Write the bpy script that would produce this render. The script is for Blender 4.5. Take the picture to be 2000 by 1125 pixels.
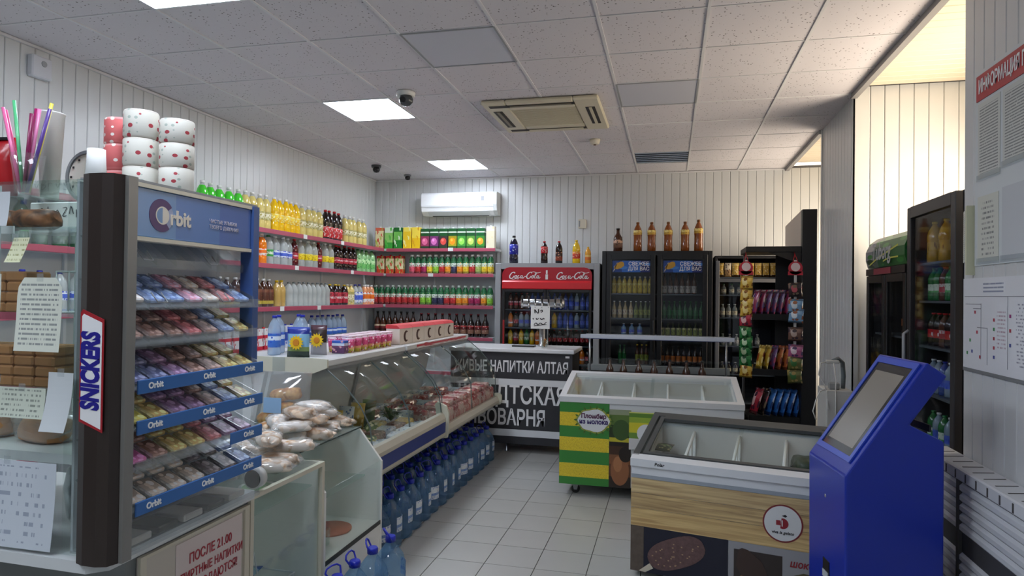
import bpy, bmesh, math, random
from mathutils import Vector, Matrix, Euler
random.seed(7)
SC = bpy.context.scene
COL = SC.collection
for o in list(bpy.data.objects): bpy.data.objects.remove(o)

# ------------------------------------------------------------------ camera, world, light, exposure
CAM_H = 1.58
yaw, pitch, roll, FPX = 0.235719, 0.011046, 0.012755, 1287.85
fwd = Vector((-math.sin(yaw)*math.cos(pitch), math.cos(yaw)*math.cos(pitch), math.sin(pitch)))
rt = Vector((math.cos(yaw), math.sin(yaw), 0)); upv = rt.cross(fwd)
r2 = rt*math.cos(roll)+upv*math.sin(roll); u2 = upv*math.cos(roll)-rt*math.sin(roll)
cd = bpy.data.cameras.new('camera'); cam = bpy.data.objects.new('camera', cd); COL.objects.link(cam)
cam.matrix_world = Matrix(((r2.x,u2.x,-fwd.x,0),(r2.y,u2.y,-fwd.y,0),(r2.z,u2.z,-fwd.z,CAM_H),(0,0,0,1)))
cd.sensor_fit = 'HORIZONTAL'; cd.sensor_width = 36; cd.lens = 36*FPX/2000; cd.clip_start = .02
SC.camera = cam
w = bpy.data.worlds.new('daylight'); SC.world = w; w.use_nodes = True
w.node_tree.nodes['Background'].inputs[0].default_value = (1.0, .88, .74, 1)
w.node_tree.nodes['Background'].inputs[1].default_value = 1.3
SC.view_settings.view_transform = 'Standard'; SC.view_settings.look = 'None'
SC.view_settings.exposure = 1.42; SC.view_settings.gamma = 1.0
SC.view_settings.use_curve_mapping = False
cy = SC.cycles
cy.max_bounces = 8; cy.diffuse_bounces = 5; cy.glossy_bounces = 3; cy.transmission_bounces = 4
cy.transparent_max_bounces = 28; cy.caustics_reflective = False; cy.caustics_refractive = False
cy.sample_clamp_indirect = 6
PANEL_EMIT = 10.0
def area(name, loc, rot, sx, sy, power, col):
    l = bpy.data.lights.new(name, 'AREA'); l.shape = 'RECTANGLE'; l.size = sx; l.size_y = sy
    l.energy = power; l.color = col
    o = bpy.data.objects.new(name, l); COL.objects.link(o); o.location = loc; o.rotation_euler = rot
    return o
# daylight entering through the two windows of the recesses (light travels in -X)
area('window_daylight', (2.36, 4.45, 1.75), (0, math.pi/2, 0), 1.9, 1.45, 36, (1, .83, .65))
area('window_daylight', (2.36, 7.55, 1.75), (0, math.pi/2, 0), 1.9, 1.4, 19, (1, .83, .65))

# ------------------------------------------------------------------ materials
def lin(c):
    return tuple(((x/255)/12.92 if x/255 <= .04045 else ((x/255+.055)/1.055)**2.4) for x in c)
MATS = {}
def M(name, col, rough=.5, metal=0, spec=.5, emit=0, coat=0, noise=0, nscale=30, bump=0, sub=0):
    if name in MATS: return MATS[name]
    m = bpy.data.materials.new(name); m.use_nodes = True; nt = m.node_tree
    b = nt.nodes['Principled BSDF']; c = lin(col)
    b.inputs['Base Color'].default_value = (*c, 1); b.inputs['Roughness'].default_value = rough
    b.inputs['Metallic'].default_value = metal; b.inputs['Specular IOR Level'].default_value = spec
    if coat: b.inputs['Coat Weight'].default_value = coat
    if emit:
        b.inputs['Emission Color'].default_value = (*c, 1); b.inputs['Emission Strength'].default_value = emit
    if noise or bump:
        tc = nt.nodes.new('ShaderNodeTexCoord'); n = nt.nodes.new('ShaderNodeTexNoise')
        n.inputs['Scale'].default_value = nscale; n.inputs['Detail'].default_value = 4
        nt.links.new(tc.outputs['Object'], n.inputs['Vector'])
        if noise:
            r = nt.nodes.new('ShaderNodeMapRange')
            r.inputs['To Min'].default_value = 1-noise; r.inputs['To Max'].default_value = 1+noise*.6
            nt.links.new(n.outputs['Fac'], r.inputs['Value'])
            x = nt.nodes.new('ShaderNodeMix'); x.data_type = 'RGBA'; x.blend_type = 'MULTIPLY'
            x.inputs[0].default_value = 1; x.inputs[6].default_value = (*c, 1)
            nt.links.new(r.outputs[0], x.inputs[7]); nt.links.new(x.outputs[2], b.inputs['Base Color'])
        if bump:
            bp = nt.nodes.new('ShaderNodeBump'); bp.inputs['Strength'].default_value = bump; bp.inputs['Distance'].default_value = .01
            nt.links.new(n.outputs['Fac'], bp.inputs['Height']); nt.links.new(bp.outputs[0], b.inputs['Normal'])
    MATS[name] = m
    return m
def GL(name, tint=(235,245,240), rough=.03, dens=0, fres=1.45):
    """thin pane: clear with a mirror-like reflection by fresnel, dens = share of milky plastic"""
    if name in MATS: return MATS[name]
    m = bpy.data.materials.new(name); m.use_nodes = True; nt = m.node_tree; nt.nodes.clear()
    out = nt.nodes.new('ShaderNodeOutputMaterial'); t = nt.nodes.new('ShaderNodeBsdfTransparent')
    g = nt.nodes.new('ShaderNodeBsdfGlossy'); f = nt.nodes.new('ShaderNodeLayerWeight'); f.inputs[0].default_value = .5; mx = nt.nodes.new('ShaderNodeMixShader')
    t.inputs[0].default_value = (*[q**.3 for q in lin(tint)], 1); g.inputs['Roughness'].default_value = rough; g.inputs[0].default_value = (.9,.9,.9,1)
    pw = nt.nodes.new('ShaderNodeMath'); pw.operation = 'POWER'; pw.inputs[1].default_value = 4.5; nt.links.new(f.outputs['Facing'], pw.inputs[0])
    ma = nt.nodes.new('ShaderNodeMath'); ma.operation = 'MULTIPLY_ADD'; ma.inputs[1].default_value = .36; ma.inputs[2].default_value = ((fres-1)/(fres+1))**2; nt.links.new(pw.outputs[0], ma.inputs[0])
    src = t
    if dens:
        d = nt.nodes.new('ShaderNodeBsdfDiffuse'); d.inputs[0].default_value = (*lin(tint), 1)
        m2 = nt.nodes.new('ShaderNodeMixShader'); m2.inputs[0].default_value = dens
        nt.links.new(t.outputs[0], m2.inputs[1]); nt.links.new(d.outputs[0], m2.inputs[2]); src = m2
    nt.links.new(ma.outputs[0], mx.inputs[0]); nt.links.new(src.outputs[0], mx.inputs[1]); nt.links.new(g.outputs[0], mx.inputs[2])
    nt.links.new(mx.outputs[0], out.inputs[0]); MATS[name] = m
    return m
def PR(name, stops, blotch=None, bs=5, amt=.45, rough=.35, axis=2, coat=0, rand=1.0, disc=None):
    """printed label: hard colour bands along one generated axis, with blotches of other colours printed on it"""
    if name in MATS: return MATS[name]
    m = bpy.data.materials.new(name); m.use_nodes = True; nt = m.node_tree; b = nt.nodes['Principled BSDF']
    b.inputs['Roughness'].default_value = rough
    if coat: b.inputs['Coat Weight'].default_value = coat
    tc = nt.nodes.new('ShaderNodeTexCoord'); sp = nt.nodes.new('ShaderNodeSeparateXYZ'); cr = nt.nodes.new('ShaderNodeValToRGB')
    nt.links.new(tc.outputs['Generated'], sp.inputs[0]); nt.links.new(sp.outputs[axis], cr.inputs[0])
    cr.color_ramp.interpolation = 'CONSTANT'
    e = cr.color_ramp.elements
    while len(e) < len(stops): e.new(1)
    for i, (p, c) in enumerate(stops): e[i].position = p; e[i].color = (*lin(c), 1)
    res = cr.outputs[0]
    for j, c in enumerate(blotch or []):
        v = nt.nodes.new('ShaderNodeTexVoronoi'); v.inputs['Scale'].default_value = bs*(1+.37*j); v.inputs['Randomness'].default_value = rand
        mp = nt.nodes.new('ShaderNodeMapping'); mp.inputs['Location'].default_value = (3.1*j, 1.7*j, .9*j)
        nt.links.new(tc.outputs['Generated'], mp.inputs[0]); nt.links.new(mp.outputs[0], v.inputs['Vector'])
        lt = nt.nodes.new('ShaderNodeMath'); lt.operation = 'LESS_THAN'; lt.inputs[1].default_value = amt
        nt.links.new(v.outputs['Distance'], lt.inputs[0])
        x = nt.nodes.new('ShaderNodeMix'); x.data_type = 'RGBA'; x.inputs[7].default_value = (*lin(c), 1)
        nt.links.new(lt.outputs[0], x.inputs[0]); nt.links.new(res, x.inputs[6]); res = x.outputs[2]
    for c, cx, cz, r, asp in (disc or []):
        sx = nt.nodes.new('ShaderNodeVectorMath'); sx.operation = 'SUBTRACT'; sx.inputs[1].default_value = (cx, 0, cz); nt.links.new(tc.outputs['Generated'], sx.inputs[0])
        sm = nt.nodes.new('ShaderNodeVectorMath'); sm.operation = 'MULTIPLY'; sm.inputs[1].default_value = (1, 0, asp); nt.links.new(sx.outputs[0], sm.inputs[0])
        ln = nt.nodes.new('ShaderNodeVectorMath'); ln.operation = 'LENGTH'; nt.links.new(sm.outputs[0], ln.inputs[0])
        lt = nt.nodes.new('ShaderNodeMath'); lt.operation = 'LESS_THAN'; lt.inputs[1].default_value = r; nt.links.new(ln.outputs['Value'], lt.inputs[0])
        x = nt.nodes.new('ShaderNodeMix'); x.data_type = 'RGBA'; x.inputs[7].default_value = (*lin(c), 1)
        nt.links.new(lt.outputs[0], x.inputs[0]); nt.links.new(res, x.inputs[6]); res = x.outputs[2]
    nt.links.new(res, b.inputs['Base Color']); MATS[name] = m
    return m
def GRAIN(name, c1, c2, sc=(2,2,40), thr=(.35,.7)):
    if name in MATS: return MATS[name]
    m = bpy.data.materials.new(name); m.use_nodes = True; nt = m.node_tree; b = nt.nodes['Principled BSDF']; b.inputs['Roughness'].default_value = .5
    tc = nt.nodes.new('ShaderNodeTexCoord'); mp = nt.nodes.new('ShaderNodeMapping'); mp.inputs['Scale'].default_value = sc; n = nt.nodes.new('ShaderNodeTexNoise')
    n.inputs['Scale'].default_value = 1.6; n.inputs['Detail'].default_value = 5; n.inputs['Distortion'].default_value = .6
    cr = nt.nodes.new('ShaderNodeValToRGB'); e = cr.color_ramp.elements; e[0].position, e[1].position = thr; e[0].color = (*lin(c2),1); e[1].color = (*lin(c1),1)
    nt.links.new(tc.outputs['Object'], mp.inputs[0]); nt.links.new(mp.outputs[0], n.inputs['Vector']); nt.links.new(n.outputs['Fac'], cr.inputs[0]); nt.links.new(cr.outputs[0], b.inputs['Base Color']); MATS[name] = m
    return m
def PAPER(name, base=(225,228,225), ink=(90,95,110), lines=22, amt=.5, hor=0, ver=2, margin=.08):
    """paper carrying rows of small print (dashes in rows)"""
    if name in MATS: return MATS[name]
    m = bpy.data.materials.new(name); m.use_nodes = True; nt = m.node_tree; b = nt.nodes['Principled BSDF']
    b.inputs['Roughness'].default_value = .7
    tc = nt.nodes.new('ShaderNodeTexCoord'); sp = nt.nodes.new('ShaderNodeSeparateXYZ'); nt.links.new(tc.outputs['Generated'], sp.inputs[0])
    def mth(op, a, bb=None):
        n = nt.nodes.new('ShaderNodeMath'); n.operation = op
        for i, q in enumerate((a, bb)):
            if q is None: continue
            if isinstance(q, (int, float)): n.inputs[i].default_value = q
            else: nt.links.new(q, n.inputs[i])
        return n.outputs[0]
    h, v = sp.outputs[hor], sp.outputs[ver]
    row = mth('MULTIPLY', v, lines); fr = mth('FRACT', row); fl = mth('FLOOR', row)
    inrow = mth('MULTIPLY', mth('GREATER_THAN', fr, .3), mth('LESS_THAN', fr, .72))
    cb = nt.nodes.new('ShaderNodeCombineXYZ'); nt.links.new(mth('MULTIPLY', h, 26), cb.inputs[0]); nt.links.new(mth('MULTIPLY', fl, 7.3), cb.inputs[1])
    nz = nt.nodes.new('ShaderNodeTexNoise'); nz.inputs['Scale'].default_value = 1.0; nz.inputs['Detail'].default_value = 2; nt.links.new(cb.outputs[0], nz.inputs['Vector'])
    word = mth('GREATER_THAN', nz.outputs['Fac'], 1-amt)
    inside = mth('MULTIPLY', mth('GREATER_THAN', h, margin), mth('LESS_THAN', h, 1-margin))
    inside = mth('MULTIPLY', inside, mth('MULTIPLY', mth('GREATER_THAN', v, .06), mth('LESS_THAN', v, .94)))
    f = mth('MULTIPLY', mth('MULTIPLY', inrow, word), inside)
    x = nt.nodes.new('ShaderNodeMix'); x.data_type = 'RGBA'; x.inputs[6].default_value = (*lin(base), 1); x.inputs[7].default_value = (*lin(ink), 1)
    nt.links.new(mth('MULTIPLY', f, .75), x.inputs[0]); nt.links.new(x.outputs[2], b.inputs['Base Color']); MATS[name] = m
    return m
def SPECK(name, base, speck, scale=55, thr=.13, rough=.9):
    if name in MATS: return MATS[name]
    m = bpy.data.materials.new(name); m.use_nodes = True; nt = m.node_tree; b = nt.nodes['Principled BSDF']; b.inputs['Roughness'].default_value = rough
    b.inputs['Specular IOR Level'].default_value = .2
    g = nt.nodes.new('ShaderNodeNewGeometry'); v = nt.nodes.new('ShaderNodeTexVoronoi'); v.inputs['Scale'].default_value = scale
    n = nt.nodes.new('ShaderNodeTexNoise'); n.inputs['Scale'].default_value = 9
    nt.links.new(g.outputs['Position'], v.inputs['Vector']); nt.links.new(g.outputs['Position'], n.inputs['Vector'])
    a = nt.nodes.new('ShaderNodeMath'); a.operation = 'MULTIPLY'; a.inputs[1].default_value = thr*2
    nt.links.new(n.outputs['Fac'], a.inputs[0])
    lt = nt.nodes.new('ShaderNodeMath'); lt.operation = 'LESS_THAN'; nt.links.new(v.outputs['Distance'], lt.inputs[0]); nt.links.new(a.outputs[0], lt.inputs[1])
    x = nt.nodes.new('ShaderNodeMix'); x.data_type = 'RGBA'; x.inputs[6].default_value = (*lin(base), 1); x.inputs[7].default_value = (*lin(speck), 1)
    nt.links.new(lt.outputs[0], x.inputs[0]); nt.links.new(x.outputs[2], b.inputs['Base Color']); MATS[name] = m
    return m

# ------------------------------------------------------------------ mesh builder and objects
class MB:
    def __init__(s): s.v = []; s.f = []; s.m = []; s.s = []
    def add(s, vs, fs, mi=0, smooth=False):
        b = len(s.v); s.v += [tuple(p) for p in vs]
        for f in fs: s.f.append(tuple(b+i for i in f)); s.m.append(mi); s.s.append(smooth)
        return s
    def box(s, x0, y0, z0, x1, y1, z1, mi=0):
        x0, x1 = min(x0,x1), max(x0,x1); y0, y1 = min(y0,y1), max(y0,y1); z0, z1 = min(z0,z1), max(z0,z1)
        v = [(x0,y0,z0),(x1,y0,z0),(x1,y1,z0),(x0,y1,z0),(x0,y0,z1),(x1,y0,z1),(x1,y1,z1),(x0,y1,z1)]
        return s.add(v, [(3,2,1,0),(4,5,6,7),(0,1,5,4),(1,2,6,5),(2,3,7,6),(3,0,4,7)], mi)
    def cbox(s, x0, y0, z0, x1, y1, z1, c=.01, mi=0):
        """box with chamfered edges"""
        x0, x1 = min(x0,x1), max(x0,x1); y0, y1 = min(y0,y1), max(y0,y1); z0, z1 = min(z0,z1), max(z0,z1)
        c = min(c, (x1-x0)*.45, (y1-y0)*.45, (z1-z0)*.45)
        bm = bmesh.new(); v = []
        for X, sx in ((x0,1),(x1,-1)):
            for Y, sy in ((y0,1),(y1,-1)):
                for Z, sz in ((z0,1),(z1,-1)):
                    v += [(X,Y+sy*c,Z+sz*c),(X+sx*c,Y,Z+sz*c),(X+sx*c,Y+sy*c,Z)]
        for p in v: bm.verts.new(p)
        r = bmesh.ops.convex_hull(bm, input=bm.verts)
        bmesh.ops.dissolve_limit(bm, angle_limit=.01, verts=bm.verts, edges=bm.edges)
        bm.verts.index_update()
        s.add([q.co[:] for q in bm.verts], [[q.index for q in f.verts] for f in bm.faces], mi); bm.free()
        return s
    def lathe(s, prof, n=14, c=(0,0,0), mi=0, axis='z', smooth=True, mis=None):
        """prof: list of (r, h); closed at the ends when r > 0 there"""
        b = len(s.v); vs = []
        for r, h in prof:
            for i in range(n):
                a = 2*math.pi*i/n; p = (r*math.cos(a), r*math.sin(a), h)
                if axis == 'x': p = (h, p[0], p[1])
                elif axis == 'y': p = (p[0], h, p[1])
                vs.append((c[0]+p[0], c[1]+p[1], c[2]+p[2]))
        s.v += vs
        for k in range(len(prof)-1):
            for i in range(n):
                j = (i+1) % n
                s.f.append((b+k*n+i, b+k*n+j, b+(k+1)*n+j, b+(k+1)*n+i)); s.m.append(mis[k] if mis else mi); s.s.append(smooth)
        if prof[0] == prof[-1]: return s
        if prof[0][0] > 1e-5: s.f.append(tuple(b+i for i in reversed(range(n)))); s.m.append(mis[0] if mis else mi); s.s.append(False)
        if prof[-1][0] > 1e-5: s.f.append(tuple(b+(len(prof)-1)*n+i for i in range(n))); s.m.append(mis[-1] if mis else mi); s.s.append(False)
        return s
    def tube(s, path, r, n=6, mi=0, closed=False):
        P = [Vector(p) for p in path]; b = len(s.v); K = len(P); ref = None
        for k in range(K):
            if closed: d = P[(k+1) % K]-P[k-1]
            else: d = P[min(k+1,K-1)]-P[max(k-1,0)]
            d.normalize()
            if ref is None: ref = Vector((0,0,1)) if abs(d.z) < .9 else Vector((1,0,0))
            u = d.cross(ref).normalized(); v = u.cross(d).normalized(); ref = v
            rr = r[k] if isinstance(r, (list, tuple)) else r
            for i in range(n):
                a = 2*math.pi*i/n; s.v.append(tuple(P[k]+u*math.cos(a)*rr+v*math.sin(a)*rr))
        for k in range(K if closed else K-1):
            k2 = (k+1) % K
            for i in range(n):
                j = (i+1) % n; s.f.append((b+k*n+j, b+k*n+i, b+k2*n+i, b+k2*n+j)); s.m.append(mi); s.s.append(True)
        if not closed:
            s.f.append(tuple(b+i for i in range(n))); s.m.append(mi); s.s.append(False)
            s.f.append(tuple(b+(K-1)*n+i for i in reversed(range(n)))); s.m.append(mi); s.s.append(False)
        return s
    def prism(s, poly, a0, a1, axis='y', mi=0):
        """poly: 2D outline; axis y -> (x,z), x -> (y,z), z -> (x,y)"""
        n = len(poly)
        def q(p, a): return (p[0],a,p[1]) if axis == 'y' else (a,p[0],p[1]) if axis == 'x' else (p[0],p[1],a)
        vs = [q(p,a0) for p in poly]+[q(p,a1) for p in poly]
        ar = sum(poly[i][0]*poly[(i+1)%n][1]-poly[(i+1)%n][0]*poly[i][1] for i in range(n))
        flip = (ar > 0) != (axis == 'y')
        if a1 < a0: flip = not flip
        fs = [tuple(range(n))[::-1], tuple(range(n,2*n))]+[(i,(i+1)%n,n+(i+1)%n,n+i) for i in range(n)]
        if not flip: fs = [f[::-1] for f in fs]
        return s.add(vs, fs, mi)
    def sweep(s, line, th, a0, a1, axis='y', mi=0, smooth=False):
        """sheet of thickness th following a 2D line, extruded along the axis"""
        L = [Vector(p) for p in line]; o = []
        for i in range(len(L)):
            d = (L[min(i+1,len(L)-1)]-L[max(i-1,0)]).normalized(); o.append(L[i]+Vector((-d.y,d.x))*th)
        n = len(L)
        for i in range(n-1):
            pass
        def q(p, a): return (p[0],a,p[1]) if axis == 'y' else (a,p[0],p[1]) if axis == 'x' else (p[0],p[1],a)
        vs = [q(p,a0) for p in L]+[q(p,a0) for p in o]+[q(p,a1) for p in L]+[q(p,a1) for p in o]
        fs = []
        for i in range(n-1):
            fs += [(i,i+1,2*n+i+1,2*n+i),(n+i+1,n+i,3*n+i,3*n+i+1),(i+1,i,n+i,n+i+1),(2*n+i,2*n+i+1,3*n+i+1,3*n+i)]
        fs += [(0,2*n,3*n,n),(n-1,2*n-1,4*n-1,3*n-1)]
        return s.add(vs, fs, mi, smooth)
    def mesh(s, name, mats, off=(0,0,0)):
        me = bpy.data.meshes.new(name)
        v = s.v if not any(off) else [(x-off[0],y-off[1],z-off[2]) for x,y,z in s.v]
        me.from_pydata(v, [], s.f)
        for m in (mats if isinstance(mats,(list,tuple)) else [mats]): me.materials.append(m)
        me.polygons.foreach_set('material_index', s.m); me.polygons.foreach_set('use_smooth', s.s)
        bm = bmesh.new(); bm.from_mesh(me); bmesh.ops.recalc_face_normals(bm, faces=bm.faces); bm.to_mesh(me); bm.free()
        me.update(); return me
    def build(s, name, mats, parent=None, local=False):
        off = (0,0,0)
        if parent is not None and not local:
            r = parent
            while r.parent: r = r.parent
            off = tuple(r.location)
        return obj(name, s.mesh(name, mats, off), parent)
def obj(name, mesh, parent=None, loc=None, rot=None):
    o = bpy.data.objects.new(name, mesh); COL.objects.link(o)
    if parent is not None: o.parent = parent
    if loc is not None: o.location = loc
    if rot is not None: o.rotation_euler = rot
    return o
def tag(o, label, cat, group=None):
    o['label'] = label; o['category'] = cat
    if group: o['group'] = group
    return o
def thing(name, label, cat, loc=(0,0,0), rotz=0, group=None):
    o = obj(name, None, None, loc, (0,0,rotz)); return tag(o, label, cat, group)
def struct(o): o['kind'] = 'structure'; return o
def solid(mb, name, mats, label, cat, loc=(0,0,0), group=None, rot=None):
    """a thing that is one mesh, drawn about its base"""
    o = obj(name, mb.mesh(name, mats), None, loc, rot); return tag(o, label, cat, group)
MC = {}
LOCAL = set()      # things whose parts are drawn in their own turned frame
def cached(key, fn):
    if key not in MC: MC[key] = fn()
    return MC[key]
def copy_tree(o, parent=None):
    c = o.copy(); COL.objects.link(c); c.parent = parent
    for ch in o.children: copy_tree(ch, c)
    return c
ORD = ['first','second','third','fourth','fifth','sixth','seventh','eighth','ninth','tenth','eleventh','twelfth','thirteenth','fourteenth','fifteenth','sixteenth','seventeenth','eighteenth','nineteenth','twentieth','twenty-first','twenty-second']
def text(body, size, mat, parent, pos, right, up, bold=0, xs=1, shear=0, name='lettering', off=.0015, align='CENTER', ext=.0006):
    key = ('txt', body, size, bold, xs, shear, align, mat.name)
    def mk():
        c = bpy.data.curves.new('txt', 'FONT'); c.body = body; c.size = size; c.align_x = align; c.align_y = 'CENTER'
        c.extrude = ext; c.offset = bold; c.shear = shear; c.resolution_u = 3
        t = bpy.data.objects.new('txt', c); COL.objects.link(t)
        dg = bpy.context.evaluated_depsgraph_get(); dg.update()
        me = bpy.data.meshes.new_from_object(t.evaluated_get(dg))
        bpy.data.objects.remove(t); me.transform(Matrix.Diagonal((xs,1,1,1))); me.materials.clear(); me.materials.append(mat)
        return me
    me = cached(key, mk)
    r = Vector(right).normalized(); u = Vector(up).normalized(); n = r.cross(u)
    p = Vector(pos)+n*off
    if parent is not None:
        q = parent
        while q.parent: q = q.parent
        if q.name not in LOCAL: p = p-Vector(q.location)
    o = obj(name, me, parent); o['kind'] = 'stuff'
    o.matrix_local = Matrix(((r.x,u.x,n.x,p.x),(r.y,u.y,n.y,p.y),(r.z,u.z,n.z,p.z),(0,0,0,1)))
    return o
def ribbon(mb, pts, w, orig, right, up, off=.002, closed=False, sub=4, mi=0):
    """a stroke of lettering lying on a plane"""
    P = [Vector(p) for p in pts]; Q = []
    K = len(P)
    for k in range(K if closed else K-1):
        p0 = P[(k-1) % K] if closed or k > 0 else P[k]; p1 = P[k]; p2 = P[(k+1) % K]; p3 = P[(k+2) % K] if closed or k+2 < K else p2
        for j in range(sub):
            t = j/sub; Q.append(.5*((2*p1)+(p2-p0)*t+(2*p0-5*p1+4*p2-p3)*t*t+(3*p1-p0-3*p2+p3)*t**3))
    if not closed: Q.append(P[-1])
    R = Vector(right); U = Vector(up); N = R.cross(U); O = Vector(orig)+N*off
    n = len(Q); b = len(mb.v)
    for k in range(n):
        d = (Q[(k+1) % n]-Q[k-1]) if closed else (Q[min(k+1,n-1)]-Q[max(k-1,0)])
        d.normalize(); e = Vector((-d.y, d.x))
        ww = w*(.55+.45*abs(math.sin(math.atan2(d.y, d.x)-.35)))
        for q in (Q[k]+e*ww/2, Q[k]-e*ww/2):
            mb.v.append(tuple(O+R*q.x+U*q.y))
    for k in range(n if closed else n-1):
        k2 = (k+1) % n; mb.f.append((b+2*k, b+2*k+1, b+2*k2+1, b+2*k2)); mb.m.append(mi); mb.s.append(False)

# common materials
WHITE = M('white_plastic', (226,229,228), .4)
CREAM = M('cream_plastic', (214,207,188), .45)
WMETAL = M('white_painted_metal', (222,226,228), .35)
GREY = M('grey_paint', (150,153,156), .45)
LGREY = M('light_grey_metal', (185,190,194), .4)
STEEL = M('brushed_steel', (190,192,195), .28, metal=1)
DARK = M('dark_plastic', (22,22,24), .4)
BLACK = M('black_paint', (14,14,16), .35)
RED = M('red_plastic', (200,24,36), .35)
PAPERW = M('plain_paper', (228,230,228), .8)
INK = M('black_ink', (24,24,28), .6)
WHITEINK = M('white_ink', (240,240,240), .5)
CLEAR = GL('clear_glass')
CASEGL = GL('showcase_glass', (240,248,245))
ACRYL = GL('clear_acrylic', (228,234,236), .12, dens=.10)
FRIDGEGL = GL('fridge_glass', (216,222,226), .04)
# ------------------------------------------------------------------ setting
XL, YB, XR, CZ = -4.0, 8.46, 1.36, 3.15
TILE = M('floor_tile', (176,175,170), .32, noise=.10, nscale=3)
GROUT = M('floor_grout', (92,88,84), .9)
b = MB(); b.box(XL-.1,-2.6,-.1,2.5,YB+.1,-.006); floor = struct(b.build('floor', GROUT))
me = MB().box(-.1475,-.1475,-.006,.1475,.1475,0).mesh('tile', TILE)
for i in range(-14, 13):
    for j in range(-1, 20):
        x = -1.35+.3*i+.15; y = 1.36+.3*j+.15
        if -1.66 < x < 1.36 and y > 1.4: obj('tile', me, floor, (x, y, 0))
b = MB()
for i in range(-9, 13):
    for j in range(-13, 24):
        x = -1.35+.3*i+.15; y = 1.36+.3*j+.15
        if -4 < x < 2.4 and y < 8.4 and not (-1.66 < x < 1.36 and 1.4 < y < 7.3): b.box(x-.1475,y-.1475,-.006,x+.1475,y+.1475,0)
o = b.build('tile_field', TILE, floor); o['kind'] = 'stuff'
# ceiling: mineral fibre tiles hung in a white grid
CTILE = SPECK('mineral_fibre_tile', (213,209,213), (104,99,99), 40, .15)
BAR = M('grid_bar_paint', (214,214,216), .5)
GAPM = M('ceiling_void', (60,58,58), .9)
b = MB(); b.box(XL-.1,-2.6,CZ+.03,XR+.02,YB+.1,CZ+.12); ceil = struct(b.build('ceiling', GAPM))
xs = [-4.01+.6*i for i in range(10)]; ys = [-2.31+.6*j for j in range(19)]
LIT = {(2,12),(2,16),(2,8),(2,4),(4,6),(4,2)}; UNLIT = {(4,10),(6,12)}; VENTC = {(6,16)}  # lit panels over the aisle are added, out of view, to brighten the foreground
me = MB().cbox(-.2955,-.2955,0,.2955,.2955,.016,.004).mesh('ceiling_tile', CTILE)
for i in range(9):
    for j in range(18):
        if (i,j) in LIT or (i,j) in UNLIT or (i,j) in VENTC: continue
        obj('ceiling_tile', me, ceil, (xs[i]+.3, ys[j]+.3, CZ+random.uniform(0,.0035)), (0,0,random.choice((0,math.pi/2,math.pi))))
for x in xs[1:9]:
    MB().box(x-.009,-2.4,CZ-.004,x+.009,YB,CZ+.03).build('grid_bar', BAR, ceil)
for y in ys[1:]:
    for i in range(9): pass
    MB().box(XL,y-.006,CZ-.002,XR,y+.006,CZ+.029).build('grid_bar', BAR, ceil)
# walls of vertical white PVC planks, ten centimetres each
PLANK = M('pvc_plank', (206,208,208), .32); SEAM = M('plank_seam', (118,118,120), .8)
def planks(parent, p0, d, n, z0, z1, nrm, wd=.1):
    """n vertical planks from p0 along the unit direction d, face normal nrm"""
    d = Vector((*d,0)); nn = Vector((*nrm,0)); h = z1-z0
    key = ('plank', round(h,3), wd, tuple(d), tuple(nn))
    def mk():
        prof = [(.0015,0),(.0015,.004),(.006,.008),(wd-.006,.008),(wd-.0015,.004),(wd-.0015,0)]
        vs = [];
        for z in (0, h):
            for a, o in prof: q = d*a+nn*o; vs.append((q.x,q.y,z))
        fs = [(i,i+1,i+7,i+6) for i in range(5)]+[(0,1,2,3,4,5),(11,10,9,8,7,6)]
        return MB().add(vs, fs).mesh('plank', PLANK)
    me = cached(key, mk)
    for i in range(n):
        q = Vector((*p0,z0))+d*wd*i; obj('plank', me, parent, q)
wl = struct(MB().box(XL-.12,-2.6,0,XL-.008,YB+.1,CZ+.03).build('wall_left', SEAM)); planks(wl,(XL-.008,1.0),(0,1),75,0,CZ,(1,0))
wb = struct(MB().box(XL-.1,YB+.008,0,2.5,YB+.12,CZ+.03).build('wall_back', SEAM)); planks(wb,(XL,YB+.008),(1,0),64,0,CZ,(0,-1))
wf = struct(MB().box(XL-.1,-2.7,0,2.5,-2.6,CZ+.03).build('wall_front', M('front_wall_paint',(190,190,188),.7)))
wr = struct(MB().box(XR+.008,-2.6,0,XR+.30,3.56,CZ+.1).build('wall_right', M('right_wall_core',(205,208,210),.6))); planks(wr,(XR+.008,1.36),(0,1),22,0,CZ,(-1,0))
pier = struct(MB().box(XR+.008,5.522,0,2.5,6.6,CZ+.1).build('wall_pier', SEAM))
planks(pier,(XR+.008,5.5),(0,1),11,0,CZ+.02,(-1,0)); planks(pier,(XR+.01,5.522),(1,0),10,0,CZ+.06,(0,-1))
# corner mouldings of the pier
TRIM = M('pvc_corner_trim', (206,208,208), .3)
struct(MB().box(XR-.012,5.487,0,XR+.03,5.497,CZ).box(XR-.012,5.487,0,XR-.002,5.53,CZ).build('trim_1', TRIM))
struct(MB().box(XR-.012,6.58,0,XR-.002,6.612,CZ).build('trim_2', TRIM))
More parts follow.
